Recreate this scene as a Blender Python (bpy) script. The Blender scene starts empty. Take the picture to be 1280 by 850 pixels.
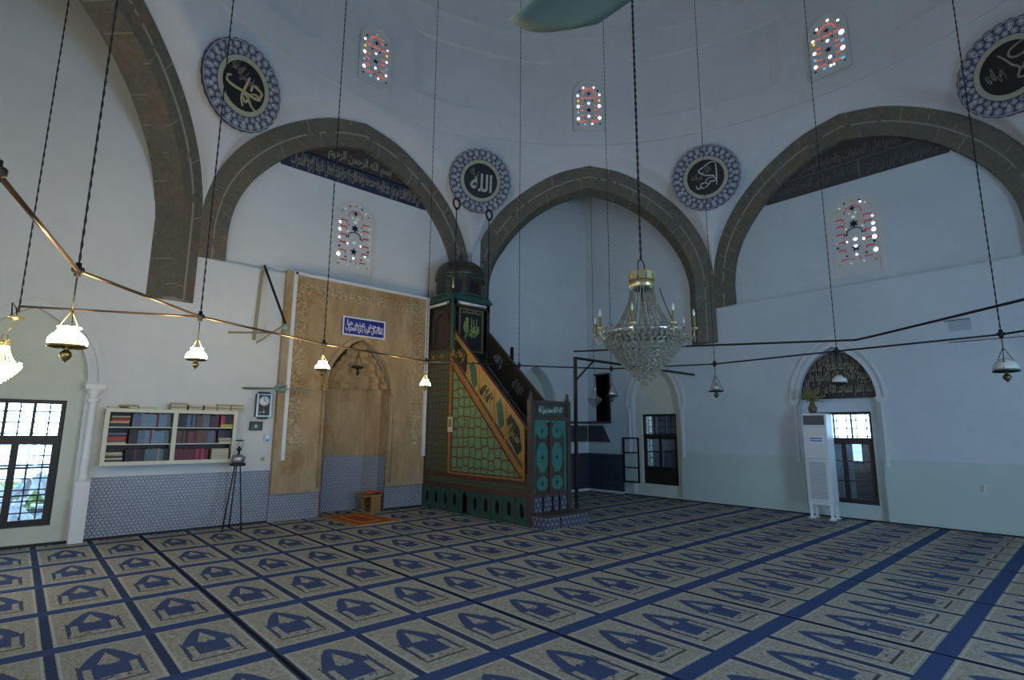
import bpy, bmesh, math, random
from mathutils import Vector, Matrix
from mathutils.geometry import tessellate_polygon
random.seed(7)
SC = bpy.context.scene
COL = SC.collection
PI = math.pi
A = 14.0

# ------------------------------------------------------------------ node expressions
class NT:
    def __init__(s, name):
        s.m = bpy.data.materials.new(name); s.m.use_nodes = True
        s.t = s.m.node_tree; s.t.nodes.clear()
        s.out = s.t.nodes.new('ShaderNodeOutputMaterial')
    def node(s, typ, **k):
        n = s.t.nodes.new(typ)
        for a, v in k.items(): setattr(n, a, v)
        return n
    def link(s, sock, v):
        if isinstance(v, X): s.t.links.new(v.s, sock)
        elif v is not None:
            if isinstance(v, (tuple, list)):
                v = tuple(v) + ((1.0,) if len(v) == 3 and sock.type == 'RGBA' else ())
            sock.default_value = v
    def math(s, op, *a):
        n = s.node('ShaderNodeMath', operation=op)
        for i, v in enumerate(a): s.link(n.inputs[i], v)
        return X(s, n.outputs[0])
    def coord(s, kind='Object'):
        return X(s, s.node('ShaderNodeTexCoord').outputs[kind])
    def xyz(s, v):
        n = s.node('ShaderNodeSeparateXYZ'); s.link(n.inputs[0], v)
        return [X(s, n.outputs[i]) for i in range(3)]
    def comb(s, x, y, z):
        n = s.node('ShaderNodeCombineXYZ')
        for i, v in enumerate((x, y, z)): s.link(n.inputs[i], v)
        return X(s, n.outputs[0])
    def noise(s, v=None, scale=5, detail=3, rough=.5, dist=0):
        n = s.node('ShaderNodeTexNoise')
        if v is not None: s.link(n.inputs['Vector'], v)
        n.inputs['Scale'].default_value = scale; n.inputs['Detail'].default_value = detail
        n.inputs['Roughness'].default_value = rough; n.inputs['Distortion'].default_value = dist
        return X(s, n.outputs['Fac'] if 'Fac' in n.outputs else n.outputs[0])
    def vor(s, v=None, scale=5, feature='F1', out='Distance', rnd=1):
        n = s.node('ShaderNodeTexVoronoi', feature=feature)
        if v is not None: s.link(n.inputs['Vector'], v)
        n.inputs['Scale'].default_value = scale; n.inputs['Randomness'].default_value = rnd
        return X(s, n.outputs[out])
    def mix(s, f, a, b):
        n = s.node('ShaderNodeMix', data_type='RGBA')
        s.link(n.inputs[0], f); s.link(n.inputs[6], a); s.link(n.inputs[7], b)
        return X(s, n.outputs[2])
    def bump(s, h, strength=.3, dist=.01):
        n = s.node('ShaderNodeBump'); s.link(n.inputs['Height'], h)
        n.inputs['Strength'].default_value = strength; n.inputs['Distance'].default_value = dist
        return X(s, n.outputs[0])
    def bsdf(s, col, rough=.6, metal=0, spec=.5, normal=None, trans=0, emit=None, es=0, alpha=None, ior=None):
        n = s.node('ShaderNodeBsdfPrincipled')
        s.link(n.inputs['Base Color'], col); s.link(n.inputs['Roughness'], rough)
        s.link(n.inputs['Metallic'], metal); s.link(n.inputs['Specular IOR Level'], spec)
        s.link(n.inputs['Transmission Weight'], trans)
        if ior: n.inputs['IOR'].default_value = ior
        if normal is not None: s.link(n.inputs['Normal'], normal)
        if emit is not None:
            s.link(n.inputs['Emission Color'], emit); s.link(n.inputs['Emission Strength'], es)
        if alpha is not None: s.link(n.inputs['Alpha'], alpha)
        s.t.links.new(n.outputs[0], s.out.inputs[0]); return s.m
class X:
    def __init__(s, nt, sock): s.nt, s.s = nt, sock
    def _m(s, op, *a): return s.nt.math(op, *a)
    def __add__(s, o): return s._m('ADD', s, o)
    __radd__ = __add__
    def __sub__(s, o): return s._m('SUBTRACT', s, o)
    def __rsub__(s, o): return s._m('SUBTRACT', o, s)
    def __mul__(s, o): return s._m('MULTIPLY', s, o)
    __rmul__ = __mul__
    def __truediv__(s, o): return s._m('DIVIDE', s, o)
    def __rtruediv__(s, o): return s._m('DIVIDE', o, s)
    def __lt__(s, o): return s._m('LESS_THAN', s, o)
    def __gt__(s, o): return s._m('GREATER_THAN', s, o)
    def frac(s): return s._m('FRACT', s)
    def floor(s): return s._m('FLOOR', s)
    def abs(s): return s._m('ABSOLUTE', s)
    def sin(s): return s._m('SINE', s)
    def sqrt(s): return s._m('SQRT', s)
    def max(s, o): return s._m('MAXIMUM', s, o)
    def min(s, o): return s._m('MINIMUM', s, o)
    def pow(s, o): return s._m('POWER', s, o)
    def clamp(s):
        n = s.nt.node('ShaderNodeClamp'); s.nt.link(n.inputs[0], s); return X(s.nt, n.outputs[0])
    def per(s, p):                     # distance to the nearest multiple of p
        return ((s / p + .5).frac() - .5).abs() * p

M = {}
def simple(name, col, rough=.6, metal=0, spec=.5, var=.12, scale=8, bump=0, emit=None, es=0, trans=0):
    t = NT(name)
    n = t.noise(t.coord(), scale, 4)
    k = 1 + (n - .5) * (var * 2)
    c = t.node('ShaderNodeVectorMath', operation='SCALE')
    c.inputs[0].default_value = col; t.link(c.inputs['Scale'], k)
    nm = t.bump(t.noise(t.coord(), scale * 3, 4), bump, .01) if bump else None
    M[name] = t.bsdf(X(t, c.outputs[0]), rough, metal, spec, nm, trans, emit, es)
    return M[name]

def vscale(t, col, k):
    c = t.node('ShaderNodeVectorMath', operation='SCALE')
    t.link(c.inputs[0], col); t.link(c.inputs['Scale'], k); return X(t, c.outputs[0])

# plaster, plain
def plaster(name, col, lower=None, zl=1.12, fr=None):
    t = NT(name); co = t.coord()
    n1 = t.noise(co, .7, 5, .6); n2 = t.noise(co, 4, 4, .6); n3 = t.noise(co, 28, 3)
    k = 1 + (n1 - .5) * .22 + (n2 - .5) * .10
    c = vscale(t, col, k)
    # old damp marks, yellowed
    st = ((t.noise(co, 1.3, 6, .7, 1.5) - .62) * 6).clamp() * .35
    c = t.mix(st, c, tuple(v * f for v, f in zip(col, (.86, .78, .66))))
    if lower:
        x, y, z = t.xyz(co)
        zz = z + (n2 - .5) * .03
        c = t.mix(zz < zl, c, vscale(t, lower, k))
    M[name] = t.bsdf(c, .85, 0, .25, t.bump(n2 * .6 + n3 * .4, .25, .02)); return M[name]
plaster('plaster', (.65, .665, .655))
plaster('plaster_right', (.55, .60, .63), lower=(.48, .57, .54))
plaster('plaster_dome', (.62, .62, .62))
plaster('plaster_niche', (.60, .62, .52))
plaster('plaster_white', (.78, .78, .75))
plaster('screen_plaster', (.62, .62, .60))

# dark basalt with pale mortar joints from the UV map (u along arch in metres, v across 0..1)
t = NT('arch_stone'); uv = t.xyz(t.coord('UV')); co = t.coord()
n = t.noise(co, 9, 5, .65); n2 = t.noise(co, 60, 3); n1 = t.noise(co, 1.1, 3)
u = uv[0] + (uv[1] > .5) * .23
wob = (t.noise(co, 3, 2) - .5) * .015
gr = ((uv[1] + wob * .5) - .5).abs() < .028
j = (((u + wob).per(.46) < .006) * (t.noise(co, 1.9, 2) > .52)).max(gr * (t.noise(co, 3.3, 2) > .40))
base = t.mix(n1, (.095, .092, .075), (.15, .135, .10))
base = t.mix(((t.noise(co, 2.2, 4) - .5) * 5).clamp() * .6, base, (.17, .11, .075))
base = vscale(t, base, .70 + n * 1.1 + (n2 - .5) * 1.0)
M['arch_stone'] = t.bsdf(t.mix(j * .7, base, (.42, .40, .34)), .9, 0, .2, t.bump(n2 + n, .6, .02))

# blue and white wall tiles: triangular lattice of pale lines
def tile(name, dark, light, s=.085):
    t = NT(name); co = t.coord('UV'); u, v, _ = t.xyz(co)
    h = s * .866
    a = v.per(h); b = (u * .866 + v * .5).per(h); c = (u * .866 - v * .5).per(h)
    l = (a < .006).max(b < .006).max(c < .006)
    hx = ((a + b + c) < h * .62)
    n = t.noise(t.coord(), 14, 3)
    g = ((u / .255 + .5).frac() - .5).abs() * .255; g2 = v.per(.255)
    grout = (g < .0015).max(g2 < .0015)
    col = t.mix(l, dark, light); col = t.mix(hx * .5, col, light)
    col = vscale(t, col, .75 + n * .5)
    col = t.mix(grout * .5, col, (.3, .3, .28))
    M[name] = t.bsdf(col, .32, 0, .5, t.bump(n, .15, .01))
tile('tile_wall', (.075, .085, .13), (.33, .34, .38), .054)
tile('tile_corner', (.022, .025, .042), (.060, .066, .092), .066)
tile('tile_step', (.03, .035, .08), (.22, .22, .23), .10)

# carpet of prayer mats
t = NT('carpet'); co = t.coord(); x, y, z = t.xyz(co)
nf = t.noise(co, 70, 2, .7); nm_ = t.noise(co, 22, 3, .6); nl = t.noise(co, .8, 3)
wx = (t.noise(co, 35, 2) - .5) * .018
CW, RW = .607, 1.08
ci = ((x + 6.6) / CW + .5).floor(); p0 = ((x + 6.6) / CW + .5).frac() - .5   # 0 at a column line
ap = ((x + 6.6) / CW).frac() - .5; p = (ap * CW + wx).abs()                  # 0 in a mat's middle
q = ((y + 7.94) / RW).frac() * RW
row = ((y + 7.94).per(RW)) < .070
colb = (x + 6.6).per(CW) < .031
seam = (x + 6.6).per(CW * 3) < .014
qq = q + (t.noise(co, 40, 2) - .5) * .02
tan_ = t.mix(nl, (.35, .315, .245), (.41, .39, .32)); orn = t.vor(t.comb(x, y, 0), 46); tan_ = vscale(t, tan_, -.25 + nm_ * .9 + nf * .9 + orn * .6)
cream = (.50, .48, .41); blue = vscale(t, (.060, .086, .175), .45 + nf * 1.1); dark = (.03, .03, .04)
edge = (p > .250) * (p < .266)
edge = edge.max((q - .095).abs() < .006).max((q - .99).abs() < .006)
# border motifs: rosettes
ros = (((p - .215).abs() + q.per(.09)) < .026) + (((q - .165).abs() + p.per(.09)) < .024) * (p < .2) + (((q - .93).abs() + p.per(.09)) < .022) * (p < .2)
frame = ((p - .175).abs() < .006) * (qq > .215) * (qq < .62) + ((qq - .222).abs() < .011) * (p < .178)
taper = ((.90 - qq) / .34).clamp().pow(.66) * .175
niche = (p < .172) * (qq > .27) * (qq < .555) + (p < taper) * (qq > .54)
cols = (p > .105) * (p < .152) * (qq > .26) * (qq < .53)
lamp = (p < ((.81 - qq) * .30)) * (qq > .59) * (qq < .81) + (p < .055) * (qq > .555) * (qq < .60) * (nm_ > .5)
sill = (p < .16) * (qq > .24) * (qq < .325) * (nm_ > .44)
c = t.mix(ros.clamp() * .55, tan_, vscale(t, (.36, .33, .26), .7 + nf * .5))
c = t.mix(edge * .85, c, cream)
c = t.mix(frame.clamp() * .85, c, dark)
c = t.mix(niche.clamp(), c, blue)
c = t.mix(cols, c, tan_); c = t.mix(lamp.clamp(), c, tan_); c = t.mix(sill, c, tan_)
c = t.mix(colb, c, vscale(t, (.042, .058, .12), .5 + nf)); c = t.mix(row, c, vscale(t, (.048, .080, .185), .5 + nf))
c = t.mix(seam, c, (.008, .008, .014))
M['carpet'] = t.bsdf(c, .95, 0, .1, t.bump(nf, .5, .01))

# weathered tan stone of the mihrab
def mstone(name, a, b, carve=0):
    t = NT(name); co = t.coord(); x, y, z = t.xyz(co)
    v = t.comb(x * 3, y * 3, z * .8)
    n = t.noise(v, 1.6, 6, .65, .4); n2 = t.noise(co, 40, 4, .7)
    c = t.mix(((n - .3) * 2.2).clamp(), a, b)
    c = t.mix(((t.noise(co, 1.7, 5, .7) - .53) * 8).clamp() * .6, c, (.30, .15, .05))
    c = t.mix(((t.noise(co, .9, 6, .75, .8) - .55) * 7).clamp() * .45, c, (.50, .42, .30))
    c = t.mix((((.75 - z) * 2.2).clamp() * ((t.noise(co, 5, 4) - .35) * 4).clamp()) * .55, c, (.42, .36, .27))
    c = vscale(t, c, .75 + n2 * .5)
    h = n2
    if carve:
        h = t.vor(t.comb(x, y, z), 22, 'SMOOTH_F1') * 2 + n2
        c = vscale(t, c, .55 + (t.vor(t.comb(x, y, z), 22) * 1.1).clamp())
    M[name] = t.bsdf(c, .75, 0, .3, t.bump(h, .5, .02))
mstone('mihrab_stone', (.30, .20, .10), (.50, .37, .21))
mstone('mihrab_carved', (.30, .21, .11), (.44, .33, .19), 1)

# minbar paintwork
def lattice(name, ground, line, s, w, kind='hex', spec=.5, rough=.35):
    t = NT(name); co = t.coord(); x, y, z = t.xyz(co); u = x + y
    n = t.noise(co, 25, 3)
    if kind == 'hex':
        v3 = t.comb(u, z, 0)
        e = t.vor(v3, 1 / s, 'DISTANCE_TO_EDGE', 'Distance', .35)
        l = e < w
        l2 = ((e - w * 2.6).abs() < w * .3)
    elif kind == 'key':
        l = ((u.per(s)) < w).max(z.per(s) < w).max(((u + z).per(s * 1.414)) < w * .8); l2 = l * 0
    c = t.mix(l, vscale(t, ground, .7 + n * .6), vscale(t, line, .7 + n * .5))
    c = t.mix(l2 * .5, c, line)
    M[name] = t.bsdf(c, rough, 0, spec, t.bump(l, .6, .01))
lattice('minbar_green', (.12, .25, .13), (.13, .06, .03), .19, .085, rough=.28)
lattice('minbar_side', (.070, .105, .060), (.075, .045, .03), .13, .12, rough=.5)
lattice('minbar_key', (.055, .095, .055), (.07, .04, .025), .075, .009, 'key')
lattice('minbar_dark', (.030, .036, .028), (.05, .03, .02), .10, .10)
simple('minbar_frame', (.055, .038, .028), .5, var=.3, scale=14)
simple('orange_gilt', (.42, .17, .035), .4, .3, var=.2, scale=20)
simple('red_brown', (.085, .030, .022), .5, var=.3, scale=14)
simple('teal_paint', (.035, .165, .125), .45, var=.25, scale=9)
simple('teal_dark', (.02, .075, .055), .5, var=.3, scale=12)
simple('ochre_paint', (.22, .17, .055), .5, var=.3, scale=20)
simple('gold', (.66, .56, .28), .30, .85, var=.15)
simple('black', (.010, .010, .012), .45)
simple('black_cloth', (.014, .014, .015), .8)
simple('iron', (.022, .020, .020), .55, .4)
simple('dark_wood', (.020, .013, .010), .5, var=.3)
simple('bronze_pipe', (.17, .105, .055), .32, .85, var=.1)
simple('brass', (.50, .36, .12), .28, .95)
simple('dark_brass', (.12, .10, .06), .4, .8)
simple('letter_gold', (.50, .43, .24), .5, .1, var=.15, scale=15)
simple('letter_dim', (.26, .235, .18), .7, var=.3, scale=15)
simple('letter_pale', (.48, .48, .42), .6, var=.2, scale=15)
simple('letter_white', (.72, .74, .82), .5)
simple('letter_green', (.34, .42, .12), .5)
simple('band_brown', (.060, .045, .045), .8, var=.3)
simple('band_blue', (.022, .030, .068), .7, var=.3)
simple('band_grey', (.055, .056, .058), .8, var=.4, scale=10)
simple('cream_ring', (.40, .385, .27), .6, var=.15)
simple('royal_blue', (.020, .025, .24), .35, var=.2, scale=20)
simple('white_enamel', (.78, .80, .82), .4, var=.04)
simple('cream_paint', (.62, .60, .47), .5, var=.08)
simple('tube_white', (.70, .70, .70), .3, var=.03)
simple('metal_grey', (.38, .38, .38), .35, .8)
simple('fan_green', (.20, .27, .22), .45, .1, var=.12)
simple('fan_blade_far', (.20, .30, .26), .5, var=.1)
simple('pale_bar', (.34, .29, .19), .6)
simple('orange_cloth', (.62, .12, .05), .9, var=.2, scale=25)
simple('box_wood', (.30, .155, .055), .6, var=.3, scale=14)
simple('paper', (.60, .50, .33), .8)
simple('glass_white', (.62, .62, .56), .25, var=.05)
simple('dried_flower', (.30, .28, .09), .9, var=.5, scale=30)
simple('vase', (.12, .10, .06), .5)
simple('screen_dark', (.05, .055, .06), .4)
simple('ac_white', (.66, .68, .68), .45, var=.03)
simple('blue_print', (.03, .07, .36), .5)
simple('grey_grille', (.12, .13, .14), .5)
simple('garden_green', (.22, .28, .09), .9, var=.5, scale=6)
simple('garden_pale', (.035, .04, .045), .9, var=.1)
simple('flag_green', (.015, .06, .035), .7, var=.3)
simple('pinky_red', (.45, .05, .10), .6)
t = NT('rug'); co = t.coord(); x, y, z = t.xyz(co)
n = t.noise(co, 45, 3); ax = x.abs(); ay = y.abs()
c = t.mix((ax > .33).max(ay > .56), (.46, .085, .025), (.42, .19, .06))
c = t.mix((ax < .20) * (ay < .42), c, (.55, .34, .12)); c = t.mix((ax < .15) * (ay < .36), c, (.40, .045, .02))
c = t.mix((ax > .385), c, (.30, .22, .13))
c = t.mix(((x.per(.09) + y.per(.11)) < .03) * .5, c, (.6, .32, .12))
M['rug'] = t.bsdf(vscale(t, c, .6 + n * .8), .95, 0, .1)
t = NT('medallion_blue'); co = t.coord(); x, y, z = t.xyz(co)
r = (x * x + z * z).sqrt(); th = t.math('ARCTAN2', z, x)
k1 = (th * (28 / (2 * PI)) + .5).frac() - .5; dr = r - .655
d1 = ((k1 * .15) * (k1 * .15) + dr * dr).sqrt()
k2 = (th * (28 / (2 * PI))).frac() - .5; dr2 = r - .545
d2 = ((k2 * .125) * (k2 * .125) + dr2 * dr2).sqrt()
m1 = (d1 < .036) + ((d1 > .046) * (d1 < .056)) + (d2 < .026) + ((d2 > .034) * (d2 < .044)) + ((r - .72) .abs() < .006)
k3 = (th * (14 / (2 * PI)) + .5).frac() - .5
m1 = m1 + (((k3.abs() * 1.2 + (r - .60).abs() * 4) < .18))
n = t.noise(co, 30, 3)
c = t.mix((m1.clamp() * ((n > .36))), vscale(t, (.065, .072, .125), .6 + n), vscale(t, (.42, .43, .43), .6 + n * .8))
M['medallion_blue'] = t.bsdf(c, .6, 0, .3)
def glass_mat(name, tint, f=.5, rough=.05):
    t = NT(name)
    g = t.node('ShaderNodeBsdfGlossy'); g.inputs['Roughness'].default_value = rough; g.inputs['Color'].default_value = (*tint, 1)
    r = t.node('ShaderNodeBsdfTransparent'); r.inputs['Color'].default_value = (*[min(1, .5 + v * .5) for v in tint], 1)
    mx = t.node('ShaderNodeMixShader'); mx.inputs[0].default_value = f
    t.t.links.new(r.outputs[0], mx.inputs[1]); t.t.links.new(g.outputs[0], mx.inputs[2]); t.t.links.new(mx.outputs[0], t.out.inputs[0])
    M[name] = t.m
t = NT('crystal')
g = t.node('ShaderNodeBsdfGlossy'); g.inputs['Roughness'].default_value = .06; g.inputs['Color'].default_value = (1, 1, .95, 1)
dd_ = t.node('ShaderNodeBsdfTranslucent'); dd_.inputs['Color'].default_value = (.92, .90, .74, 1)
rr_ = t.node('ShaderNodeBsdfTransparent'); mx = t.node('ShaderNodeMixShader'); mx.inputs[0].default_value = .6; m2_ = t.node('ShaderNodeMixShader'); m2_.inputs[0].default_value = .10
t.t.links.new(dd_.outputs[0], mx.inputs[1]); t.t.links.new(g.outputs[0], mx.inputs[2]); t.t.links.new(mx.outputs[0], m2_.inputs[1]); t.t.links.new(rr_.outputs[0], m2_.inputs[2]); t.t.links.new(m2_.outputs[0], t.out.inputs[0]); M['crystal'] = t.m
glass_mat('pane_glass', (.9, .95, 1), .10, .02)
def emis(name, col, s):
    t = NT(name); e = t.node('ShaderNodeEmission'); e.inputs[0].default_value = (*col, 1); e.inputs[1].default_value = s
    t.t.links.new(e.outputs[0], t.out.inputs[0]); M[name] = t.m
emis('lamp_glow', (1, .78, .46), 66)
emis('crystal_glow', (1, .76, .38), 14)
emis('pane_white', (.93, .97, 1), 1.1)
emis('pane_red', (1, .13, .07), .38)
emis('pane_yellow', (.9, .62, .05), .40)
emis('pane_blue', (.15, .55, .85), .38)
emis('pane_redbrown', (.8, .10, .10), .12)
emis('pane_olive', (.6, .45, .12), .13)
emis('pane_soft', (.85, 1, .75), .20)
simple('pane_dark', (.008, .010, .022), .3)

# ------------------------------------------------------------------ mesh helpers
class MB:
    def __init__(s): s.v = []; s.f = []; s.uv = {}; s.sm = []
    def add(s, vs, fs, uvs=None, smooth=False):
        b = len(s.v); s.v += [tuple(v) for v in vs]
        for i, f in enumerate(fs):
            if uvs is not None: s.uv[len(s.f)] = uvs[i]
            s.f.append(tuple(b + k for k in f)); s.sm.append(smooth)
        return s
    def box(s, a, b, T=None):
        (x0, y0, z0), (x1, y1, z1) = [tuple(min(p, q) for p, q in zip(a, b)), tuple(max(p, q) for p, q in zip(a, b))]
        v = [(x0,y0,z0),(x1,y0,z0),(x1,y1,z0),(x0,y1,z0),(x0,y0,z1),(x1,y0,z1),(x1,y1,z1),(x0,y1,z1)]
        if T: v = [T(p) for p in v]
        return s.add(v, [(0,3,2,1),(4,5,6,7),(0,1,5,4),(1,2,6,5),(2,3,7,6),(3,0,4,7)])
    def tube(s, pts, r, n=8, closed=False, caps=True, smooth=True):
        pts = [Vector(p) for p in pts]; m = len(pts); rs = r if isinstance(r, (list, tuple)) else [r] * m
        rings = []; prev = None
        for i, p in enumerate(pts):
            a = pts[(i - 1) % m] if (closed or i > 0) else p; b = pts[(i + 1) % m] if (closed or i < m - 1) else p
            d = (b - a).normalized() if (b - a).length > 1e-9 else Vector((0, 0, 1))
            if prev is None:
                w = Vector((0, 0, 1)) if abs(d.z) < .9 else Vector((1, 0, 0)); x = d.cross(w).normalized()
            else:
                x = (prev - d * prev.dot(d)); x = x.normalized() if x.length > 1e-6 else d.orthogonal().normalized()
            prev = x; y = d.cross(x)
            rings.append([p + (x * math.cos(2*PI*k/n) + y * math.sin(2*PI*k/n)) * rs[i] for k in range(n)])
        v = [q for R in rings for q in R]; f = []
        for i in range(m if closed else m - 1):
            j = (i + 1) % m
            for k in range(n): f.append((i*n+k, i*n+(k+1) % n, j*n+(k+1) % n, j*n+k))
        if caps and not closed: f += [tuple(reversed(range(n))), tuple(range((m-1)*n, m*n))]
        return s.add(v, f, smooth=smooth)
    def lathe(s, prof, c=(0, 0, 0), n=24, smooth=True, lobes=0, amp=0):
        v = []; f = []
        for r, z in prof:
            for k in range(n):
                a = 2 * PI * k / n; rr = r * (1 + amp * math.cos(lobes * a))
                v.append((c[0] + rr * math.cos(a), c[1] + rr * math.sin(a), c[2] + z))
        m = len(prof)
        for i in range(m - 1):
            for k in range(n): f.append((i*n+k, i*n+(k+1) % n, (i+1)*n+(k+1) % n, (i+1)*n+k))
        if prof[0][0] > 1e-4: f.append(tuple(reversed(range(n))))
        if prof[-1][0] > 1e-4: f.append(tuple(range((m-1)*n, m*n)))
        return s.add(v, f, smooth=smooth)
    def slab(s, F, poly, d0, d1, holes=(), back=True):
        """extrude a (u,z) polygon with holes from depth d0 (towards the room) to d1 in frame F"""
        loops = [list(poly)] + [list(h) for h in holes]
        flat = [p for L in loops for p in L]
        tri = tessellate_polygon([[Vector((p[0], p[1], 0)) for p in L] for L in loops])
        n = len(flat)
        v = [F(p[0], p[1], d0) for p in flat] + [F(p[0], p[1], d1) for p in flat]
        uvf = []; f = []
        for t_ in tri:
            f.append(tuple(t_)); uvf.append([flat[k] for k in t_])
            if back: f.append(tuple(n + k for k in reversed(t_))); uvf.append([flat[k] for k in reversed(t_)])
        b = 0
        for L in loops:
            m = len(L)
            for k in range(m):
                i, j = b + k, b + (k + 1) % m
                f.append((i, j, n + j, n + i)); p, q_ = flat[i], flat[j]
                uvf.append([(p[0] + d0, p[1]), (q_[0] + d0, q_[1]), (q_[0] + d1, q_[1]), (p[0] + d1, p[1])])
            b += m
        return s.add(v, f, uvf)
    def build(s, name, mat, parent=None, bevel=0, label=None, norm=True):
        me = bpy.data.meshes.new(name); me.from_pydata(s.v, [], s.f)
        if s.uv:
            ul = me.uv_layers.new(name='UVMap')
            for p in me.polygons:
                if p.index in s.uv:
                    for li, q in zip(p.loop_indices, s.uv[p.index]): ul.data[li].uv = (q[0], q[1])
        for p, sm in zip(me.polygons, s.sm): p.use_smooth = sm
        me.materials.append(M[mat] if isinstance(mat, str) else mat)
        if norm:
            bm = bmesh.new(); bm.from_mesh(me); bmesh.ops.recalc_face_normals(bm, faces=bm.faces); bm.to_mesh(me); bm.free()
        o = bpy.data.objects.new(name, me); COL.objects.link(o)
        if parent is not None:
            o.parent = parent; o.matrix_parent_inverse = parent_inv(parent)
        if bevel:
            b = o.modifiers.new('bevel', 'BEVEL'); b.width = bevel; b.segments = 2; b.limit_method = 'ANGLE'
        if label: o['label'] = label
        return o
def world(o):
    m = Matrix.LocRotScale(o.location, o.rotation_euler, o.scale)
    return (world(o.parent) @ o.matrix_parent_inverse @ m) if o.parent else m
def parent_inv(p): return world(p).inverted()
def thing(name, label, cat, loc=(0, 0, 0), group=None, kind=None):
    o = bpy.data.objects.new(name, None); o.empty_display_size = .1; COL.objects.link(o)
    o.location = loc; o['label'] = label; o['category'] = cat
    if group: o['group'] = group
    if kind: o['kind'] = kind
    return o
def tag(o, label, cat, group=None, kind=None):
    o['label'] = label; o['category'] = cat
    if group: o['group'] = group
    if kind: o['kind'] = kind
    return o
def struct(o, label=None):
    o['kind'] = 'structure'
    if label: o['label'] = label
    return o
def frame(ox, oy, th):
    """frame looking outwards along angle th: u to the right, d away from the room"""
    c, s = math.cos(th), math.sin(th)
    return lambda u, z, d=0: (ox + s * u + c * d, oy - c * u + s * d, z)
FQ = lambda u, z, d=0: (u, d, z)           # qibla wall, u = world x
FR = lambda u, z, d=0: (d, -u, z)          # right wall, u = -world y
FL = lambda u, z, d=0: (-A - d, -A + u, z) # left wall
FB = lambda u, z, d=0: (-u, -A - d, z)     # back wall, u = -world x
def shift(F, du, dz, dd=0): return lambda u, z, d=0: F(u + du, z + dz, d + dd)
def rect(u0, u1, z0, z1): return [(u0, z0), (u1, z0), (u1, z1), (u0, z1)]
def pointed(w, zs, za, n=10, z0=None, c=0):
    """half-width w, spring zs, apex za; optionally legs to z0"""
    H = za - zs; ex = (H * H - w * w) / (2 * w) if H > w else 0
    L = []
    for i in range(n + 1):
        if H > w:
            R = w + ex; a0 = 0; a1 = math.acos(ex / R); a = a1 * i / n
            x = R * math.cos(a) - ex; z = zs + R * math.sin(a)
        else:
            a = PI / 2 * i / n; x = w * math.cos(a); z = zs + H * (math.sin(a) * .93 + .07 * (i / n))
        L.append((x, z))
    right = L; left = [(-x, z) for x, z in reversed(L[:-1])]
    P = right + left
    if z0 is not None: P = [(w, z0)] + P + [(-w, z0)]
    return [(c + x, z) for x, z in P]

# Arabic lettering: join letters into their contextual forms, right to left
FORMS = {'ا':(0xFE8D,2),'أ':(0xFE83,2),'إ':(0xFE87,2),'آ':(0xFE81,2),'ب':(0xFE8F,4),'ة':(0xFE93,2),'ت':(0xFE95,4),'ث':(0xFE99,4),'ج':(0xFE9D,4),
 'ح':(0xFEA1,4),'خ':(0xFEA5,4),'د':(0xFEA9,2),'ذ':(0xFEAB,2),'ر':(0xFEAD,2),'ز':(0xFEAF,2),'س':(0xFEB1,4),'ش':(0xFEB5,4),'ص':(0xFEB9,4),
 'ض':(0xFEBD,4),'ط':(0xFEC1,4),'ظ':(0xFEC5,4),'ع':(0xFEC9,4),'غ':(0xFECD,4),'ف':(0xFED1,4),'ق':(0xFED5,4),'ك':(0xFED9,4),'ل':(0xFEDD,4),
 'م':(0xFEE1,4),'ن':(0xFEE5,4),'ه':(0xFEE9,4),'و':(0xFEED,2),'ى':(0xFEEF,2),'ي':(0xFEF1,4),'ء':(0xFE80,1)}
def shape(s):
    out = []
    for w in s.split(' '):
        i = 0; g = []
        prev = False
        while i < len(w):
            ch = w[i]
            if ch == 'ل' and i + 1 < len(w) and w[i+1] == 'ا':
                g.append(chr(0xFEFC if prev else 0xFEFB)); prev = False; i += 2; continue
            base, n = FORMS[ch]
            nxt = i + 1 < len(w) and FORMS[w[i+1]][1] > 1 and n == 4
            if n == 4: k = (3 if nxt else 1) if prev else (2 if nxt else 0)
            elif n == 2: k = 1 if prev else 0
            else: k = 0
            g.append(chr(base + k)); prev = nxt; i += 1
        out.append(''.join(reversed(g)))
    return ' '.join(reversed(out))
def text(name, s, F, u, z, w, h, mat, parent, d=-.006, th=.006, bold=.01, raw=False, rot=0):
    cu = bpy.data.curves.new(name, 'FONT'); cu.body = s if raw else shape(s); cu.offset = bold; cu.resolution_u = 3
    tmp = bpy.data.objects.new(name, cu); COL.objects.link(tmp)
    dg = bpy.context.evaluated_depsgraph_get(); me = bpy.data.meshes.new_from_object(tmp.evaluated_get(dg))
    bpy.data.objects.remove(tmp)
    xs = [v.co.x for v in me.vertices]; ys = [v.co.y for v in me.vertices]
    x0, x1, y0, y1 = min(xs), max(xs), min(ys), max(ys)
    mb = MB(); n = len(me.vertices); vs = []
    cr, sr = math.cos(rot), math.sin(rot)
    for dd in (d - th, d):
        for v in me.vertices:
            a = (v.co.x - (x0 + x1) / 2) / (x1 - x0) * w; b = (v.co.y - (y0 + y1) / 2) / (y1 - y0) * h
            vs.append(F(u + a * cr - b * sr, z + a * sr + b * cr, dd))
    fs = [tuple(p.vertices) for p in me.polygons]
    cnt = {}
    for f in fs:
        for i in range(len(f)):
            e = (f[i], f[(i + 1) % len(f)]); cnt[e] = 1
    side = [(a, b, n + b, n + a) for (a, b) in cnt if (b, a) not in cnt]
    mb.add(vs, fs + side)
    bpy.data.meshes.remove(me)
    return mb.build(name, mat, parent, norm=False)
WORLD = 6.0; EXPO = 1.1
simple('letter_dimmer', (.13, .125, .11), .8, var=.3, scale=15)

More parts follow.
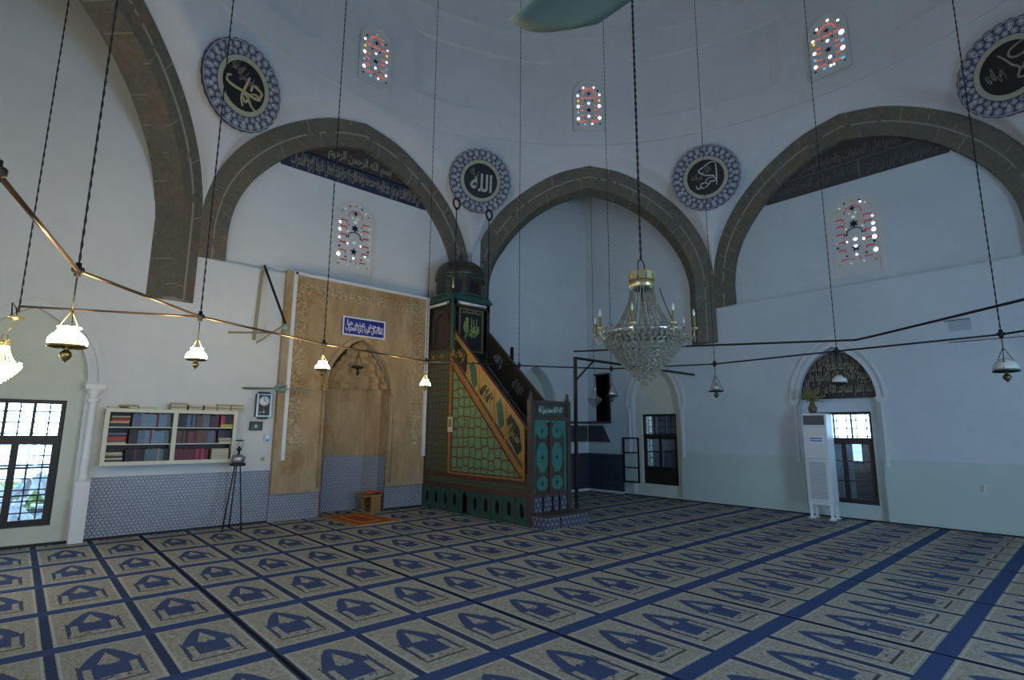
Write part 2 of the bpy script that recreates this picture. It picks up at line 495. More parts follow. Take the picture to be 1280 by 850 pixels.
# ================================================================== THE SETTING
ZL = 4.45                       # ledge on top of the lower walls
ZC = 9.4                        # roof of the corner bays
def niche_notch(c, w=.68, zs=2.25, za=3.28): return pointed(w, zs, za, 10, 0.0, c)
def wall_poly(u0, u1, z1, notches):
    """outline u0..u1, 0..z1 with notches open to the floor (each a list running right foot -> left foot)"""
    P = [(u0, 0.0)]
    for nt_ in sorted(notches, key=lambda L: L[-1][0]):
        P += list(reversed(nt_))
    return P + [(u1, 0.0), (u1, z1), (u0, z1)]
# floor
CMH_ = -6.865
mb = MB()
for F_, c_ in ((FQ, -11.79), (FQ, -2.05), (FR, 2.36), (FR, 6.46)): mb.slab(F_, rect(c_ - .75, c_ + .75, -.3, 0), .0, .6)
mb.slab(FQ, rect(-A, 0, -.3, -.021), 0, .6)
struct(mb.build('floor_recess', 'plaster'))
mb = MB(); mb.slab(FQ, rect(-7.9, -5.9, -.1, 3.8), .62, .68); struct(mb.build('wall_mihrab_back', 'plaster'))
mb = MB(); mb.box((-A - .6, -A - .6, -.3), (.6, .6, -.02)); struct(mb.build('floor', 'band_grey'))
mb = MB(); mb.box((-A, -A, -.02), (0, 0, 0)); mb.box((CMH_ - .66, 0, -.02), (CMH_ + .66, .55, 0))
tag(mb.build('prayer_carpet', 'carpet'), 'wall to wall carpet woven with rows of blue and tan prayer niches', 'carpet')

CW1, CMH = -11.79, -6.865        # window and mihrab centres on the qibla wall
def stained_hole(c, w, z0, z1, zs): return pointed(w, zs, z1, 10, z0, c)
# qibla wall: lower wall with window recess, mihrab niche; bays and tympanum above
mb = MB()
mb.slab(FQ, wall_poly(-A, -4.05, ZL, [niche_notch(CW1), pointed(.665, 2.36, 3.37, 10, 0.0, CMH)]), 0, .6)
mb.slab(FQ, rect(-A, -9.85, ZL, ZC), 0, .6)
mb.slab(FQ, wall_poly(-4.2, .0, ZC, [niche_notch(-2.05, .70, 2.2, 3.25)]), -.2, .6)
TH = stained_hole(-7.04, .46, 4.70, 6.32, 5.85)
mb.slab(FQ, rect(-10.0, -4.0, ZL - .05, 8.4), .12, .6, [TH])
struct(mb.build('wall_front', 'plaster'), 'pale plastered prayer wall with mihrab')
mb = MB()
mb.slab(FR, wall_poly(-.2, A, ZL, [niche_notch(2.36), niche_notch(6.46)]), 0, .6, [rect(.45, .97, 1.85, 3.13)])
mb.slab(FR, rect(-.2, 4.15, ZL, ZC), 0, .6)
mb.slab(FR, rect(9.85, A, ZL, ZC), 0, .6)
TR = stained_hole(7.02, .46, 4.70, 6.32, 5.85)
mb.slab(FR, rect(4.0, 10.0, ZL - .05, 8.4), .12, .6, [TR])
mb.slab(FR, rect(4.0, 14, ZL, ZL + .012), -.012, .0)
struct(mb.build('wall_right', 'plaster_right'), 'bluish plastered side wall with pale green lower band')
BD = pointed(1.3, 2.6, 3.6, 10, 0.0, 7.0)
mb = MB()
mb.slab(FB, wall_poly(0, A, ZL, [BD]), 0, .6, [rect(1.7, 2.9, .3, 2.3), rect(11.1, 12.3, .3, 2.3)])
mb.slab(FB, rect(0, 4.15, ZL, ZC), 0, .6); mb.slab(FB, rect(9.85, A, ZL, ZC), 0, .6)
mb.slab(FB, rect(4, 10, ZL - .05, 8.4), .12, .6, [stained_hole(7, .46, 4.7, 6.32, 5.85)])
struct(mb.build('wall_back', 'plaster'))
mb = MB()
mb.slab(FL, rect(0, A, 0, ZL), 0, .6, [rect(1.8, 2.9, .3, 2.3), rect(6.4, 7.6, .3, 2.3), rect(11.1, 12.1, .3, 2.3)])
mb.slab(FL, rect(0, 4.15, ZL, ZC), 0, .6); mb.slab(FL, rect(9.85, A, ZL, ZC), 0, .6)
mb.slab(FL, rect(4, 10, ZL - .05, 8.4), .12, .6, [stained_hole(7, .46, 4.7, 6.32, 5.85)])
struct(mb.build('wall_left', 'plaster'))

# ---- arch profiles shared by all eight arches of the octagon
OUT = [(2.9, None), (2.89, 5.2), (2.79, 5.75), (2.6, 6.25), (2.27, 6.77), (1.85, 7.2), (1.33, 7.58), (.72, 7.89), (0, 8.06)]
INN = [(2.45, None), (2.45, 4.95), (2.38, 5.45), (2.21, 5.9), (1.94, 6.32), (1.57, 6.73), (1.15, 7.05), (.62, 7.32), (0, 7.5)]
def curve(P, zf, sub=4):
    P = [(u, zf if z is None else z) for u, z in P]; Q = [P[0]]
    for i in range(len(P) - 1):
        p0 = P[max(i - 1, 0)]; p1, p2 = P[i], P[i+1]; p3 = P[min(i + 2, len(P) - 1)]
        if i == 0: p0 = p1
        if i == len(P) - 2: p3 = (p2[0] * 2 - p1[0], p2[1] * 2 - p1[1])
        if i <= 1 and i == 0: Q.append(p2); continue
        for k in range(1, sub + 1):
            t_ = k / sub
            Q.append(tuple(.5 * ((2*b) + (-a + c) * t_ + (2*a - 5*b + 4*c - d) * t_**2 + (-a + 3*b - 3*c + d) * t_**3) for a, b, c, d in zip(p0, p1, p2, p3)))
    Q[-1] = (0.0, Q[-1][1])
    return Q + [(-u, z) for u, z in reversed(Q[:-1])]
def stone_arch(F, zf, depth, name):
    o, n_ = curve(OUT, zf), curve(INN, zf); mb = MB()
    S = []; L = 0; arc = [0]
    for i in range(1, len(n_)):
        m0 = ((o[i-1][0] + n_[i-1][0]) / 2, (o[i-1][1] + n_[i-1][1]) / 2); m1 = ((o[i][0] + n_[i][0]) / 2, (o[i][1] + n_[i][1]) / 2)
        L += math.dist(m0, m1); arc.append(L)
    for i in range(len(o)):
        md = ((o[i][0] + n_[i][0]) / 2, (o[i][1] + n_[i][1]) / 2)
        S.append([(o[i], depth, 1.0), (o[i], -.035, .02), (md, -.035, .49), (md, -.012, .5), (n_[i], -.012, .98), (n_[i], depth, 1.9)])
    for i in range(len(S) - 1):
        for k in range(5):
            a, b, c, d = S[i][k], S[i][k+1], S[i+1][k+1], S[i+1][k]
            mb.add([F(q[0][0], q[0][1], q[1]) for q in (a, b, c, d)], [(0, 1, 2, 3)], [[(arc[i], a[2]), (arc[i], b[2]), (arc[i+1], c[2]), (arc[i+1], d[2])]])
    for e in (S[0], S[-1]):
        mb.add([F(q[0][0], q[0][1], q[1]) for q in e], [tuple(range(6))], [[(0, .3)] * 6])
    return struct(mb.build(name, 'arch_stone', norm=True), 'dark stone pointed arch')
def face_frame(k):
    th = k * PI / 4; return frame(-7 + 7 * math.cos(th), -7 + 7 * math.sin(th), th)
for k in range(8):
    sq = k % 2 == 1
    stone_arch(face_frame(k), 3.64 if sq else ZL, .48 if sq else .12, 'trim_%d' % (k + 1))
# backing walls over the corner arches
mb = MB()
for k in (1, 3, 5, 7):
    F = face_frame(k)
    inn = [(u + .2 * (1 if u > 0 else -1) * min(1, abs(u)), z + .12 * (z > 5)) for u, z in curve(INN, 4.6)]
    mb.slab(F, [(-3.3, 4.6)] + [(u, z) for u, z in reversed(inn)][0:] + [(3.3, 4.6), (3.3, ZC), (-3.3, ZC)], .25, .40)
    # bay roof
    mb.add([F(-4.6, ZC, -.1), F(4.6, ZC, -.1), F(0, ZC, 3.4)], [(0, 1, 2)])
struct(mb.build('wall_corner_bays', 'plaster'))
# pendentives, drum and dome: one continuous ceiling
outc = curve(OUT, ZL)
def E_(u):
    u = abs(u); best = 5.2
    pts = [p for p in outc if p[0] >= 0 and p[1] >= 5.2]
    for a, b in zip(pts, pts[1:]):
        if b[0] <= u <= a[0]: return a[1] + (b[1] - a[1]) * (a[0] - u) / max(1e-6, a[0] - b[0])
    return best
mb = MB(); NU, NV = 40, 14
for k in range(8):
    th0 = k * PI / 4
    us = [2.9 * math.sin(PI / 2 * (-1 + 2 * i / NU)) for i in range(NU + 1)]
    v = []
    for i, u in enumerate(us):
        th = th0 - math.atan2(u, 7); ro = 7 / math.cos(th - th0); e = E_(u)
        for j in range(NV + 1):
            t_ = j / NV; z = e + (8.5 - e) * t_; cz = 7.577 - .777 * math.sin(max(0, min(1, (z - 5.2) / 3.3)) * PI / 2) ** 1.1; k_ = min(1, (z - e) / .45); k_ = k_ * k_ * (3 - 2 * k_); r = ro + (min(ro, cz) - ro) * k_
            v.append((-7 + r * math.cos(th), -7 + r * math.sin(th), z))
    f = [(i*(NV+1)+j, (i+1)*(NV+1)+j, (i+1)*(NV+1)+j+1, i*(NV+1)+j+1) for i in range(NU) for j in range(NV)]
    mb.add(v, f, smooth=True)
n = 180; rows = [(8.5, 6.86, 6.86), (8.5, 6.76, 6.76), (9.12, 6.74, 6.74), (9.13, 6.80, 6.735), (10.68, 6.80, 6.735), (10.70, 6.73, 6.73), (11.3, 6.70, 6.70), (11.32, 6.58, 6.58), (11.45, 6.58, 6.58)]
for i in range(1, 15):
    a = PI / 2 * i / 14; rows.append((11.45 + 5.6 * math.sin(a), max(.02, 6.55 * math.cos(a)), max(.02, 6.55 * math.cos(a))))
v = []
for z, r, rp in rows:
    for i in range(n):
        th = 2 * PI * i / n; dlt = (math.degrees(th) + 22.5) % 45 - 22.5
        rr = rp if abs(dlt) <= 8.1 else r
        v.append((-7 + rr * math.cos(th), -7 + rr * math.sin(th), z))
mb.add(v, [(j*n+i, j*n+(i+1) % n, (j+1)*n+(i+1) % n, (j+1)*n+i) for j in range(len(rows) - 1) for i in range(n)])
struct(mb.build('ceiling', 'plaster_dome', norm=False), 'grey plastered drum and dome over eight arches')
# outer roof so no daylight leaks behind the drum
mb = MB(); mb.box((-A - .6, -A - .6, 17.3), (.6, .6, 17.5))
for F in (FQ, FR, FL, FB):
    mb.slab(F, rect(-A - .6 if F is FQ else -.6, .6 if F is FQ else A + .6, 8.3, 17.4), .5, .6)
struct(mb.build('roof', 'plaster'))

# ---- niche backs, lunettes, mouldings around the windows
def arch_band(F, c, w0, w1, zs, za0, za1, zf, d0, d1, mb):
    a = pointed(w0, zs, za0, 12, zf, c); b = pointed(w1, zs, za1, 12, zf, c)
    for i in range(len(a) - 1):
        q = [a[i], a[i+1], b[i+1], b[i]]
        mb.add([F(*p, d0) for p in q] + [F(*p, d1) for p in q], [(0, 1, 2, 3), (7, 6, 5, 4), (0, 4, 5, 1), (1, 5, 6, 2), (2, 6, 7, 3), (3, 7, 4, 0)])
def recess(F, c, name, hole, mat='plaster_niche', d=.14, w=.70, za=3.30):
    mb = MB(); mb.slab(F, pointed(w, 2.25, za, 10, 0.0, c), d, .6, [hole] if hole else [])
    return struct(mb.build(name, mat))
def surround(F, c, name, pil=True, zf=1.0, mat='plaster'):
    mb = MB()
    arch_band(F, c, .80, .86, 2.25, 3.42, 3.50, 2.25, -.035, .02, mb)
    arch_band(F, c, .68, .74, 2.25, 3.28, 3.36, 2.25, -.02, .02, mb)
    for s in (-1, 1):
        if pil or s > 0:
            mb.slab(F, rect(c + s * .76 - .025, c + s * .76 + .025, zf, 2.18), -.04, .01)
            mb.slab(F, [(c + s*.76 - .05, 2.16), (c + s*.76 + .05, 2.16), (c + s*.76 + .11, 2.26), (c + s*.76 - .11, 2.26)], -.06, .01)
    return struct(mb.build(name, mat), 'plaster moulding around an arched recess')
W1 = rect(CW1 - .49, CW1 + .49, .24, 1.98)
recess(FQ, CW1, 'wall_front_niche', W1)
recess(FQ, -2.05, 'wall_front_niche_behind_pulpit', None, w=.72)
WR3 = rect(2.36 - .5, 2.36 + .5, .30, 2.03); WR2 = rect(6.46 - .52, 6.46 + .52, .27, 2.0)
recess(FR, 2.36, 'wall_right_niche_corner', WR3)
recess(FR, 6.46, 'wall_right_niche', WR2, 'plaster_right')
surround(FQ, CW1, 'trim_9', False); surround(FR, 2.36, 'trim_10'); surround(FR, 6.46, 'trim_11')
mb = MB(); arch_band(shift(FQ, 0, 0, -.2), -2.05, .72, .80, 2.2, 3.27, 3.36, 2.2, -.03, .02, mb); struct(mb.build('trim_12', 'plaster'), 'plaster moulding over the recess behind the pulpit')
# engaged column right of the garden window
mb = MB(); mb.box((-11.10, -.13, 0), (-10.93, .0, .84))
mb.box((-11.13, -.13, 2.15), (-10.90, 0, 2.22)); mb.lathe([(.055, .84), (.065, .9), (.05, .93), (.05, 1.95), (.075, 1.97), (.075, 2.0), (.055, 2.02), (.06, 2.06), (.11, 2.15)], (-11.015, -.045, 0), 16)
struct(mb.build('trim_13', 'plaster_white'), 'slim plaster half column with capital between window and bookcase')
# tiled dados
def dado(F, u0, u1, z0, z1, name, mat='tile_wall', d=-.018):
    mb = MB(); mb.slab(F, rect(u0, u1, z0, z1), d, d + .02); return struct(mb.build(name, mat))
dado(FQ, -10.92, -8.42, .02, .88, 'wall_front_tiles'); dado(FQ, -8.42, -7.53, .02, .47, 'wall_front_tiles_beside_niche', d=-.05)
dado(FQ, -6.20, -5.25, .04, .50, 'wall_front_tiles_near_pulpit', d=-.05)
dado(FQ, -4.1, 0, .06, 1.0, 'wall_front_corner_tiles', 'tile_corner', -.215)
dado(FR, .2, 1.38, .06, 1.0, 'wall_right_corner_tiles', 'tile_corner')
mb = MB(); mb.slab(FQ, rect(-14, -8.42, 0, .035), -.03, 0); mb.slab(FQ, rect(-6.2, -5.25, 0, .045), -.07, 0); struct(mb.build('baseboard_front', 'iron'))
mb = MB(); mb.slab(FQ, rect(-4.1, -.02, 0, .06), -.23, -.2); mb.slab(FR, rect(.22, 1.4, 0, .05), -.02, 0); struct(mb.build('baseboard_corner', 'plaster_white'))
mb = MB(); mb.slab(FR, rect(1.4, 14, 0, .025), -.02, 0); struct(mb.build('baseboard_right', 'iron'))

# ---- windows with timber frames, casements and iron grilles
def timber_window(F, c, hw, z0, z1, name, label, leaves=(1, 1), grille=True, solid=None, d=.2):
    root = thing(name, label, 'window'); root['kind'] = 'structure'
    zt = z0 + (z1 - z0) * .69; m = MB()
    w = .055
    def bar(u0, u1, a, b, dd=0, t_=.07): m.slab(F, rect(u0, u1, a, b), d + dd, d + dd + t_)
    bar(c - hw, c - hw + w, z0, z1); bar(c + hw - w, c + hw, z0, z1); bar(c - hw + w, c + hw - w, z1 - w, z1); bar(c - hw + w, c + hw - w, z0, z0 + .05)
    bar(c - hw + w, c + hw - w, zt - .04, zt + .04, -.01, .08)
    for k in (1, 2): x = c - hw + w + (2 * hw - 2 * w) * k / 3; bar(x - .014, x + .014, zt + .04, z1 - w, .01, .05)
    m.build('window_frame', 'dark_wood', root)
    for s, on in zip((-1, 1), leaves):
        if not on: continue
        m = MB(); a, b = (c - hw + w, c) if s < 0 else (c, c + hw - w); e = .042
        for q in ((a, a + e, z0 + .05, zt - .04), (b - e, b, z0 + .05, zt - .04), (a + e, b - e, zt - .04 - e, zt - .04), (a + e, b - e, z0 + .05, z0 + .05 + e)):
            m.slab(F, rect(*q), d - .015, d + .035)
        for k in (1, 2):
            z = z0 + .05 + (zt - z0 - .09) * k / 3; m.slab(F, rect(a + e, b - e, z - .011, z + .011), d, d + .03)
        lf = m.build('casement', 'dark_wood', root)
        if solid:
            m = MB(); m.slab(F, rect(a + e, b - e, z0 + .09, z0 + solid), d, d + .02); m.build('lower_panel', 'dark_wood', lf)
        m = MB(); m.slab(F, rect(a + e, b - e, z0 + .09, zt - .08), d + .012, d + .016); m.build('pane', 'pane_glass', lf)
    if grille:
        m = MB(); nx, nz = 6, 11
        for i in range(nx + 1):
            u = c - hw + 2 * hw * i / nx; m.tube([F(u, z0, d + .26), F(u, z1, d + .26)], .010, 6)
        for j in range(1, nz):
            z = z0 + (z1 - z0) * j / nz; m.tube([F(c - hw, z, d + .26), F(c + hw, z, d + .26)], .010, 6)
            for i in range(1, nx):
                u = c - hw + 2 * hw * i / nx; p = F(u, z, d + .26)
                m.lathe([(.001, -.019), (.016, -.009), (.016, .009), (.001, .019)], p, 6)
        m.build('iron_grille', 'iron', root)
    return root
timber_window(FQ, CW1, .49, .24, 1.98, 'window_1', 'bright garden window with dark frame and iron grille near lit chandelier')
timber_window(FR, 6.46, .52, .27, 2.0, 'window_2', 'dark framed window half hidden by the white air conditioner')
w3 = timber_window(FR, 2.36, .50, .30, 2.03, 'window_3', 'dark framed window with one leaf folded open near the corner', solid=.42)
m = MB()        # leaf swung open flat against the wall
for q in ((1.38, 1.42, .31, 1.44), (1.83, 1.87, .31, 1.44), (1.42, 1.83, 1.40, 1.44), (1.42, 1.83, .31, .35), (1.42, 1.83, .67, .70), (1.42, 1.83, 1.04, 1.07)): m.slab(FR, rect(*q), -.05, -.015)
m.build('open_casement', 'iron', w3)
for i, (F, c) in enumerate(((FB, 2.3), (FB, 11.7), (FL, 2.35), (FL, 7.0), (FL, 11.6))):
    timber_window(F, c, .5, .3, 2.3, 'window_%d' % (i + 4), 'unseen window added for daylight behind the viewer', grille=False)  # unseen windows, added as openings to let daylight into the hall
mb = MB()
for s in (-1, 1): mb.slab(FB, rect(7 + s * 1.27 - .05, 7 + s * 1.27 + .05, 0, 2.6), .1, .2)
struct(mb.build('door_1', 'dark_wood'), 'entrance doorway behind the viewer')

# dark cupboard opening in the corner, its stone shelf and the hollow under it
mb = MB(); mb.slab(FR, rect(.40, 1.02, 1.80, 3.2), .45, .5); mb.slab(FR, rect(.40, .45, 1.8, 3.2), .05, .45); mb.slab(FR, rect(.97, 1.02, 1.8, 3.2), .05, .45)
mb.slab(FR, rect(.4, 1.02, 3.13, 3.2), .05, .45); struct(mb.build('trim_14', 'dark_wood'), 'dark lining of the small opening high in the corner')
mb = MB(); mb.slab(FR, rect(.02, 1.0, 1.80, 1.86), -.11, 0); mb.slab(FQ, rect(-.80, -.02, 1.79, 1.85), -.31, -.2)
mb.slab(FR, rect(.97, .995, 1.86, 3.15), -.03, 0); mb.slab(FR, rect(.45, .995, 3.12, 3.16), -.05, 0)
struct(mb.build('trim_15', 'band_grey'), 'dark narrow ledge running round the corner')
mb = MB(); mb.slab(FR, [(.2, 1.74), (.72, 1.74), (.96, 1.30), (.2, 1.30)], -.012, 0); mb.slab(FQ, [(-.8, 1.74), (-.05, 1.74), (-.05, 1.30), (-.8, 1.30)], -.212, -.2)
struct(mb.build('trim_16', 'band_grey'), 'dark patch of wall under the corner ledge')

# ---- stained glass windows in plaster screens
def poly(c, r, n, rot=0, star=None, sx=1, sy=1):
    P = []
    for i in range(n * (2 if star else 1)):
        a = rot + PI / 2 + 2 * PI * i / (n * (2 if star else 1)); rr = r * (star if (star and i % 2) else 1)
        P.append((c[0] + rr * math.cos(a) * sx, c[1] + rr * math.sin(a) * sy))
    return P
def fill_window(F, c, z0, hw, h, spec, parent, d):
    groups = {}
    for mat, kind, u, v, s in spec:
        s *= .72 if mat in ('pane_white', 'pane_soft') else .88
        U = c + u * hw; Z = z0 + v * h
        if kind == 'dot': P = [poly((U, Z), s, 8)]
        elif kind == 'dia': P = [poly((U, Z), s, 6, sy=1.1)]
        elif kind == 'star': P = [poly((U, Z), s, 5, 0, .42)]
        elif kind == 'star6': P = [poly((U, Z), s, 6, 0, .5)]
        elif kind == 'cross': P = [poly((U, Z), s, 4, 0, .45)]
        elif kind == 'palm': P = [[(U - s, Z + s*.3), (U - s*.3, Z + s*.25), (U, Z + s), (U + s*.3, Z + s*.25), (U + s, Z + s*.3), (U + s*.45, Z - s*.6), (U - s*.45, Z - s*.6)]]
        elif kind == 'tri': P = [poly((U, Z), s, 3)]
        elif kind == 'T':
            q = 1 if u < 0 else -1
            P = [[(U - s, Z - s*.24), (U + s, Z - s*.24), (U + s, Z + s*.10), (U - s, Z + s*.10)], [(U + q*s*.75, Z - s*.8), (U + q*s, Z - s*.8), (U + q*s, Z - s*.24), (U + q*s*.75, Z - s*.24)]]
        elif kind == 'bar': P = [rect(U - s * .8, U + s * .8, Z - .010, Z + .010)]
        elif kind == 'arc':
            P = []
            for k in range(9):
                a0 = PI * (k + .12) / 9; a1 = PI * (k + .88) / 9
                P.append([(U + s * math.cos(a0), Z + s * math.sin(a0)), (U + (s+.022) * math.cos(a0), Z + (s+.022) * math.sin(a0)), (U + (s+.022) * math.cos(a1), Z + (s+.022) * math.sin(a1)), (U + s * math.cos(a1), Z + s * math.sin(a1))])
        elif kind == 'bow':
            P = []
            for k in range(8):
                a0 = PI * k / 8; a1 = PI * (k + 1) / 8
                P.append([(U + s * math.cos(a0), Z + .8*s * math.sin(a0)), (U + (s+.02) * math.cos(a0), Z + (.8*s+.02) * math.sin(a0)), (U + (s+.02) * math.cos(a1), Z + (.8*s+.02) * math.sin(a1)), (U + s * math.cos(a1), Z + .8*s * math.sin(a1))])
            for q in (-1, 1): P.append(rect(U + q*s - .04 + q*.02, U + q*s + .04 + q*.02, Z - .02, Z))
        groups.setdefault(mat, []).extend(P)
    for mat, PP in groups.items():
        m = MB()
        for P in PP: m.slab(F, P, d - .006, d + .004)
        m.build(mat.replace('pane_', '') + '_panes', mat, parent)
def mir(L): return L + [(m, k, -u, v, s) for m, k, u, v, s in L if abs(u) > .01]
WALLSPEC = mir([('pane_redbrown','T',-.60,v,.082) for v in (.745,.655,.545,.435,.325)] + [('pane_dark','tri',-.42,.235,.035),('pane_dark','dot',-.78,.365,.028),('pane_olive','dot',-.78,.13,.026),
   ('pane_soft','dot',-.28,.13,.022),('pane_redbrown','bar',-.5,.19,.11),('pane_olive','tri',-.36,.685,.034),('pane_soft','dot',-.36,.60,.026),('pane_white','dot',-.36,.425,.026),('pane_olive','dot',-.72,.865,.030),
   ('pane_soft','dot',-.55,.905,.024),('pane_dark','dot',-.33,.955,.024),('pane_redbrown','bar',-.14,.185,.03)]) + [
   ('pane_redbrown','arc',0,.80,.165),('pane_dark','cross',0,.865,.075),('pane_olive','dot',0,.975,.028),('pane_soft','palm',0,.745,.06),('pane_dark','star6',0,.655,.105),('pane_dark','bow',0,.525,.15),
   ('pane_soft','palm',0,.455,.06),('pane_dark','star',0,.325,.10),('pane_white','dot',0,.235,.030),('pane_soft','dot',.12,.80,.024),('pane_soft','dot',-.16,.80,.022)]
QS = WALLSPEC + [('pane_white','dot',-.80,.70,.036),('pane_white','cross',-.80,.60,.058),('pane_white','tri',-.80,.485,.044),('pane_white','dia',-.80,.255,.058),('pane_soft','dot',.80,.70,.026),('pane_soft','dot',.80,.60,.026),('pane_soft','dot',.80,.49,.018),('pane_white','tri',.62,.29,.034),('pane_soft','dot',.80,.255,.028)]
RS = WALLSPEC + [('pane_soft','dot',-.80,.43,.020),('pane_white','dot',.80,.70,.028),('pane_white','dot',.80,.60,.044),('pane_white','dia',.80,.52,.058),('pane_white','dia',.80,.42,.058),('pane_white','dia',.80,.25,.058),('pane_white','dia',.0,.345,.05),('pane_white','palm',0,.44,.06),('pane_white','dot',.36,.425,.036),('pane_white','dot',.36,.93,.03)]
DRSPEC = mir([('pane_yellow','dot',-.72,.60,.034),('pane_red','T',-.52,.665,.058),('pane_red','T',-.52,.50,.055),('pane_red','T',-.52,.41,.052),('pane_red','T',-.52,.30,.052),
   ('pane_dark','dot',-.62,.80,.030),('pane_dark','dot',-.26,.60,.024),('pane_dark','dot',-.76,.115,.026),('pane_dark','tri',-.26,.245,.026),('pane_red','bar',-.42,.175,.12)]) + [
   ('pane_red','arc',0,.735,.155),('pane_red','bar',0,.66,.13),('pane_dark','cross',0,.745,.068),('pane_dark','star',0,.405,.085),('pane_blue','dot',-.28,.115,.030),('pane_white','dia',.22,.12,.030),('pane_redbrown','bar',0,.175,.06)]
def whites(L): return [('pane_white', 'dia', u, v, s) for u, v, s in L]
D45 = DRSPEC + whites([(-.75,.71,.042),(.75,.72,.036),(-.36,.87,.034),(.36,.87,.034),(-.73,.485,.054),(.73,.485,.058),(-.73,.23,.052),(.73,.24,.058),(0,.545,.042),(0,.28,.042)]) + [('pane_blue','dot',-.73,.36,.032)]
D90 = DRSPEC + whites([(-.75,.72,.034),(.75,.71,.024),(-.73,.49,.05),(.73,.49,.036),(-.73,.23,.05),(.73,.24,.036),(0,.55,.032),(0,.285,.036)]) + [('pane_blue','dot',-.73,.36,.022),('pane_blue','dot',.73,.36,.022),('pane_soft','dot',0,.90,.018),('pane_soft','dot',.45,.85,.018)]
D0 = DRSPEC + whites([(-.76,.66,.042),(.62,.82,.04),(-.5,.84,.036),(.1,.91,.038),(.74,.60,.075),(-.73,.44,.05),(.73,.33,.064),(-.73,.20,.052),(0,.56,.044),(.05,.27,.05),(.05,.12,.036)]) + [('pane_blue','dot',.74,.46,.042),('pane_blue','dot',-.73,.32,.034),('pane_blue','dot',.7,.16,.042),('pane_blue','dot',-.3,.115,.032)]
wn = 9
def stained(F, c, z0, z1, hw, spec, label, d, rim=.05, zs=None):
    global wn
    o = thing('window_%d' % wn, label, 'stained glass window'); o['kind'] = 'structure'; wn += 1
    zs = zs or z1 - hw * 1.0
    m = MB(); m.slab(F, pointed(hw, zs, z1, 10, z0, c), d, d + .05); m.build('plaster_screen', 'screen_plaster', o)
    m = MB(); arch_band(F, c, hw - .01, hw + rim, zs, z1, z1 + rim, z0, d - .03, d + .02, m); m.slab(F, rect(c - hw - rim, c + hw + rim, z0 - rim, z0), d - .03, d + .02); m.build('rim', 'screen_plaster', o)
    fill_window(F, c, z0, hw, z1 - z0, spec, o, d)
stained(FQ, -7.04, 4.73, 6.26, .41, QS, 'arched stained glass window above the mihrab', .14, .075)
stained(FR, 7.02, 4.73, 6.26, .41, RS, 'arched stained glass window above the air conditioner', .14, .075)
for k, sp, lb in ((2, D90, 'small dim stained glass window high above the mihrab arch'), (1, D45, 'small glowing stained glass window above the corner arch'), (0, D0, 'small brightly glowing stained glass window high on the right')):
    th = k * PI / 4; F = frame(-7 + 6.735 * math.cos(th), -7 + 6.735 * math.sin(th), th)
    stained(F, 0, 8.86, 10.16, .355, sp, lb, -.045, .022, 9.80)

# ================================================================== THINGS
def lbuild(m, name, mat, parent, **k):
    o = m.build(name, mat, None, **k); o.parent = parent; return o
FLc = lambda u, z, d=0: (u, d, z)

# ---- calligraphy medallions
def medallion(k, label, words, shield):
    th = k * PI / 8; r = 6.80
    o = thing('calligraphy_medallion', label, 'medallion', (-7 + r * math.cos(th), -7 + r * math.sin(th), 7.37), 'round calligraphy medallions between the arches')
    o.rotation_euler = (.19, 0, th - PI / 2)
    ring = lambda R, n, lob=0, amp=0: [(R * (1 + amp * abs(math.cos(lob * a / 2))) * math.cos(a), R * (1 + amp * abs(math.cos(lob * a / 2))) * math.sin(a)) for a in [2 * PI * i / n for i in range(n)]]
    m = MB(); m.slab(FLc, ring(.735, 112, 28, .018), -.012, .03); lbuild(m, 'blue_border', 'medallion_blue', o)
    m = MB(); m.slab(FLc, ring(.485, 64), -.028, -.01, [ring(.405, 64)]); lbuild(m, 'cream_ring', 'cream_ring', o)
    m = MB(); m.slab(FLc, ring(.41, 64), -.018, -.008); lbuild(m, 'black_disc', 'black', o)
    for i, (s, u, z, w, h, mat, b, raw, rot) in enumerate(words):
        l = text('lettering', s, FLc, u, z, w, h, mat, None, -.02, .008, b, raw, rot); l.parent = o
    return o
def strokes(o, L, cx, cy, rx, ry, mat, th):
    m = MB()
    for P in L:
        Q = [((x - cx) / rx * .40, (cy - y) / ry * .40) for x, y in P]
        R = []
        for i in range(len(Q) - 1):
            p0, p1, p2, p3 = Q[max(i-1, 0)], Q[i], Q[i+1], Q[min(i+2, len(Q)-1)]
            for k in range(5):
                t_ = k / 5; R.append(tuple(.5 * ((2*b) + (-a + c) * t_ + (2*a - 5*b + 4*c - d) * t_**2 + (-a + 3*b - 3*c + d) * t_**3) for a, b, c, d in zip(p0, p1, p2, p3)))
        R.append(Q[-1]); n = len(R)
        for i in range(n - 1):
            def nrm(j):
                a, b_ = R[max(j-1, 0)], R[min(j+1, n-1)]; d = math.hypot(b_[0]-a[0], b_[1]-a[1]) or 1; w = th * (.55 + .45 * math.sin(PI * min(1, (j + .6) / n * 1.05)))
                return (-(b_[1]-a[1]) / d * w, (b_[0]-a[0]) / d * w)
            na, nb = nrm(i), nrm(i+1); a, b_ = R[i], R[i+1]
            q = [(a[0]+na[0], a[1]+na[1]), (b_[0]+nb[0], b_[1]+nb[1]), (b_[0]-nb[0], b_[1]-nb[1]), (a[0]-na[0], a[1]-na[1])]
            m.slab(FLc, q, -.030, -.018)
    return lbuild(m, 'calligraphy_strokes', mat, o)
o = medallion(5, 'leftmost round medallion, tall crossed gold letters on black', [('صلى الله عليه', -.12, .20, .34, .24, 'letter_dim', .012, False, -.45), ('وسلم', .17, .12, .18, .16, 'letter_dim', .01, False, 0)], 0)
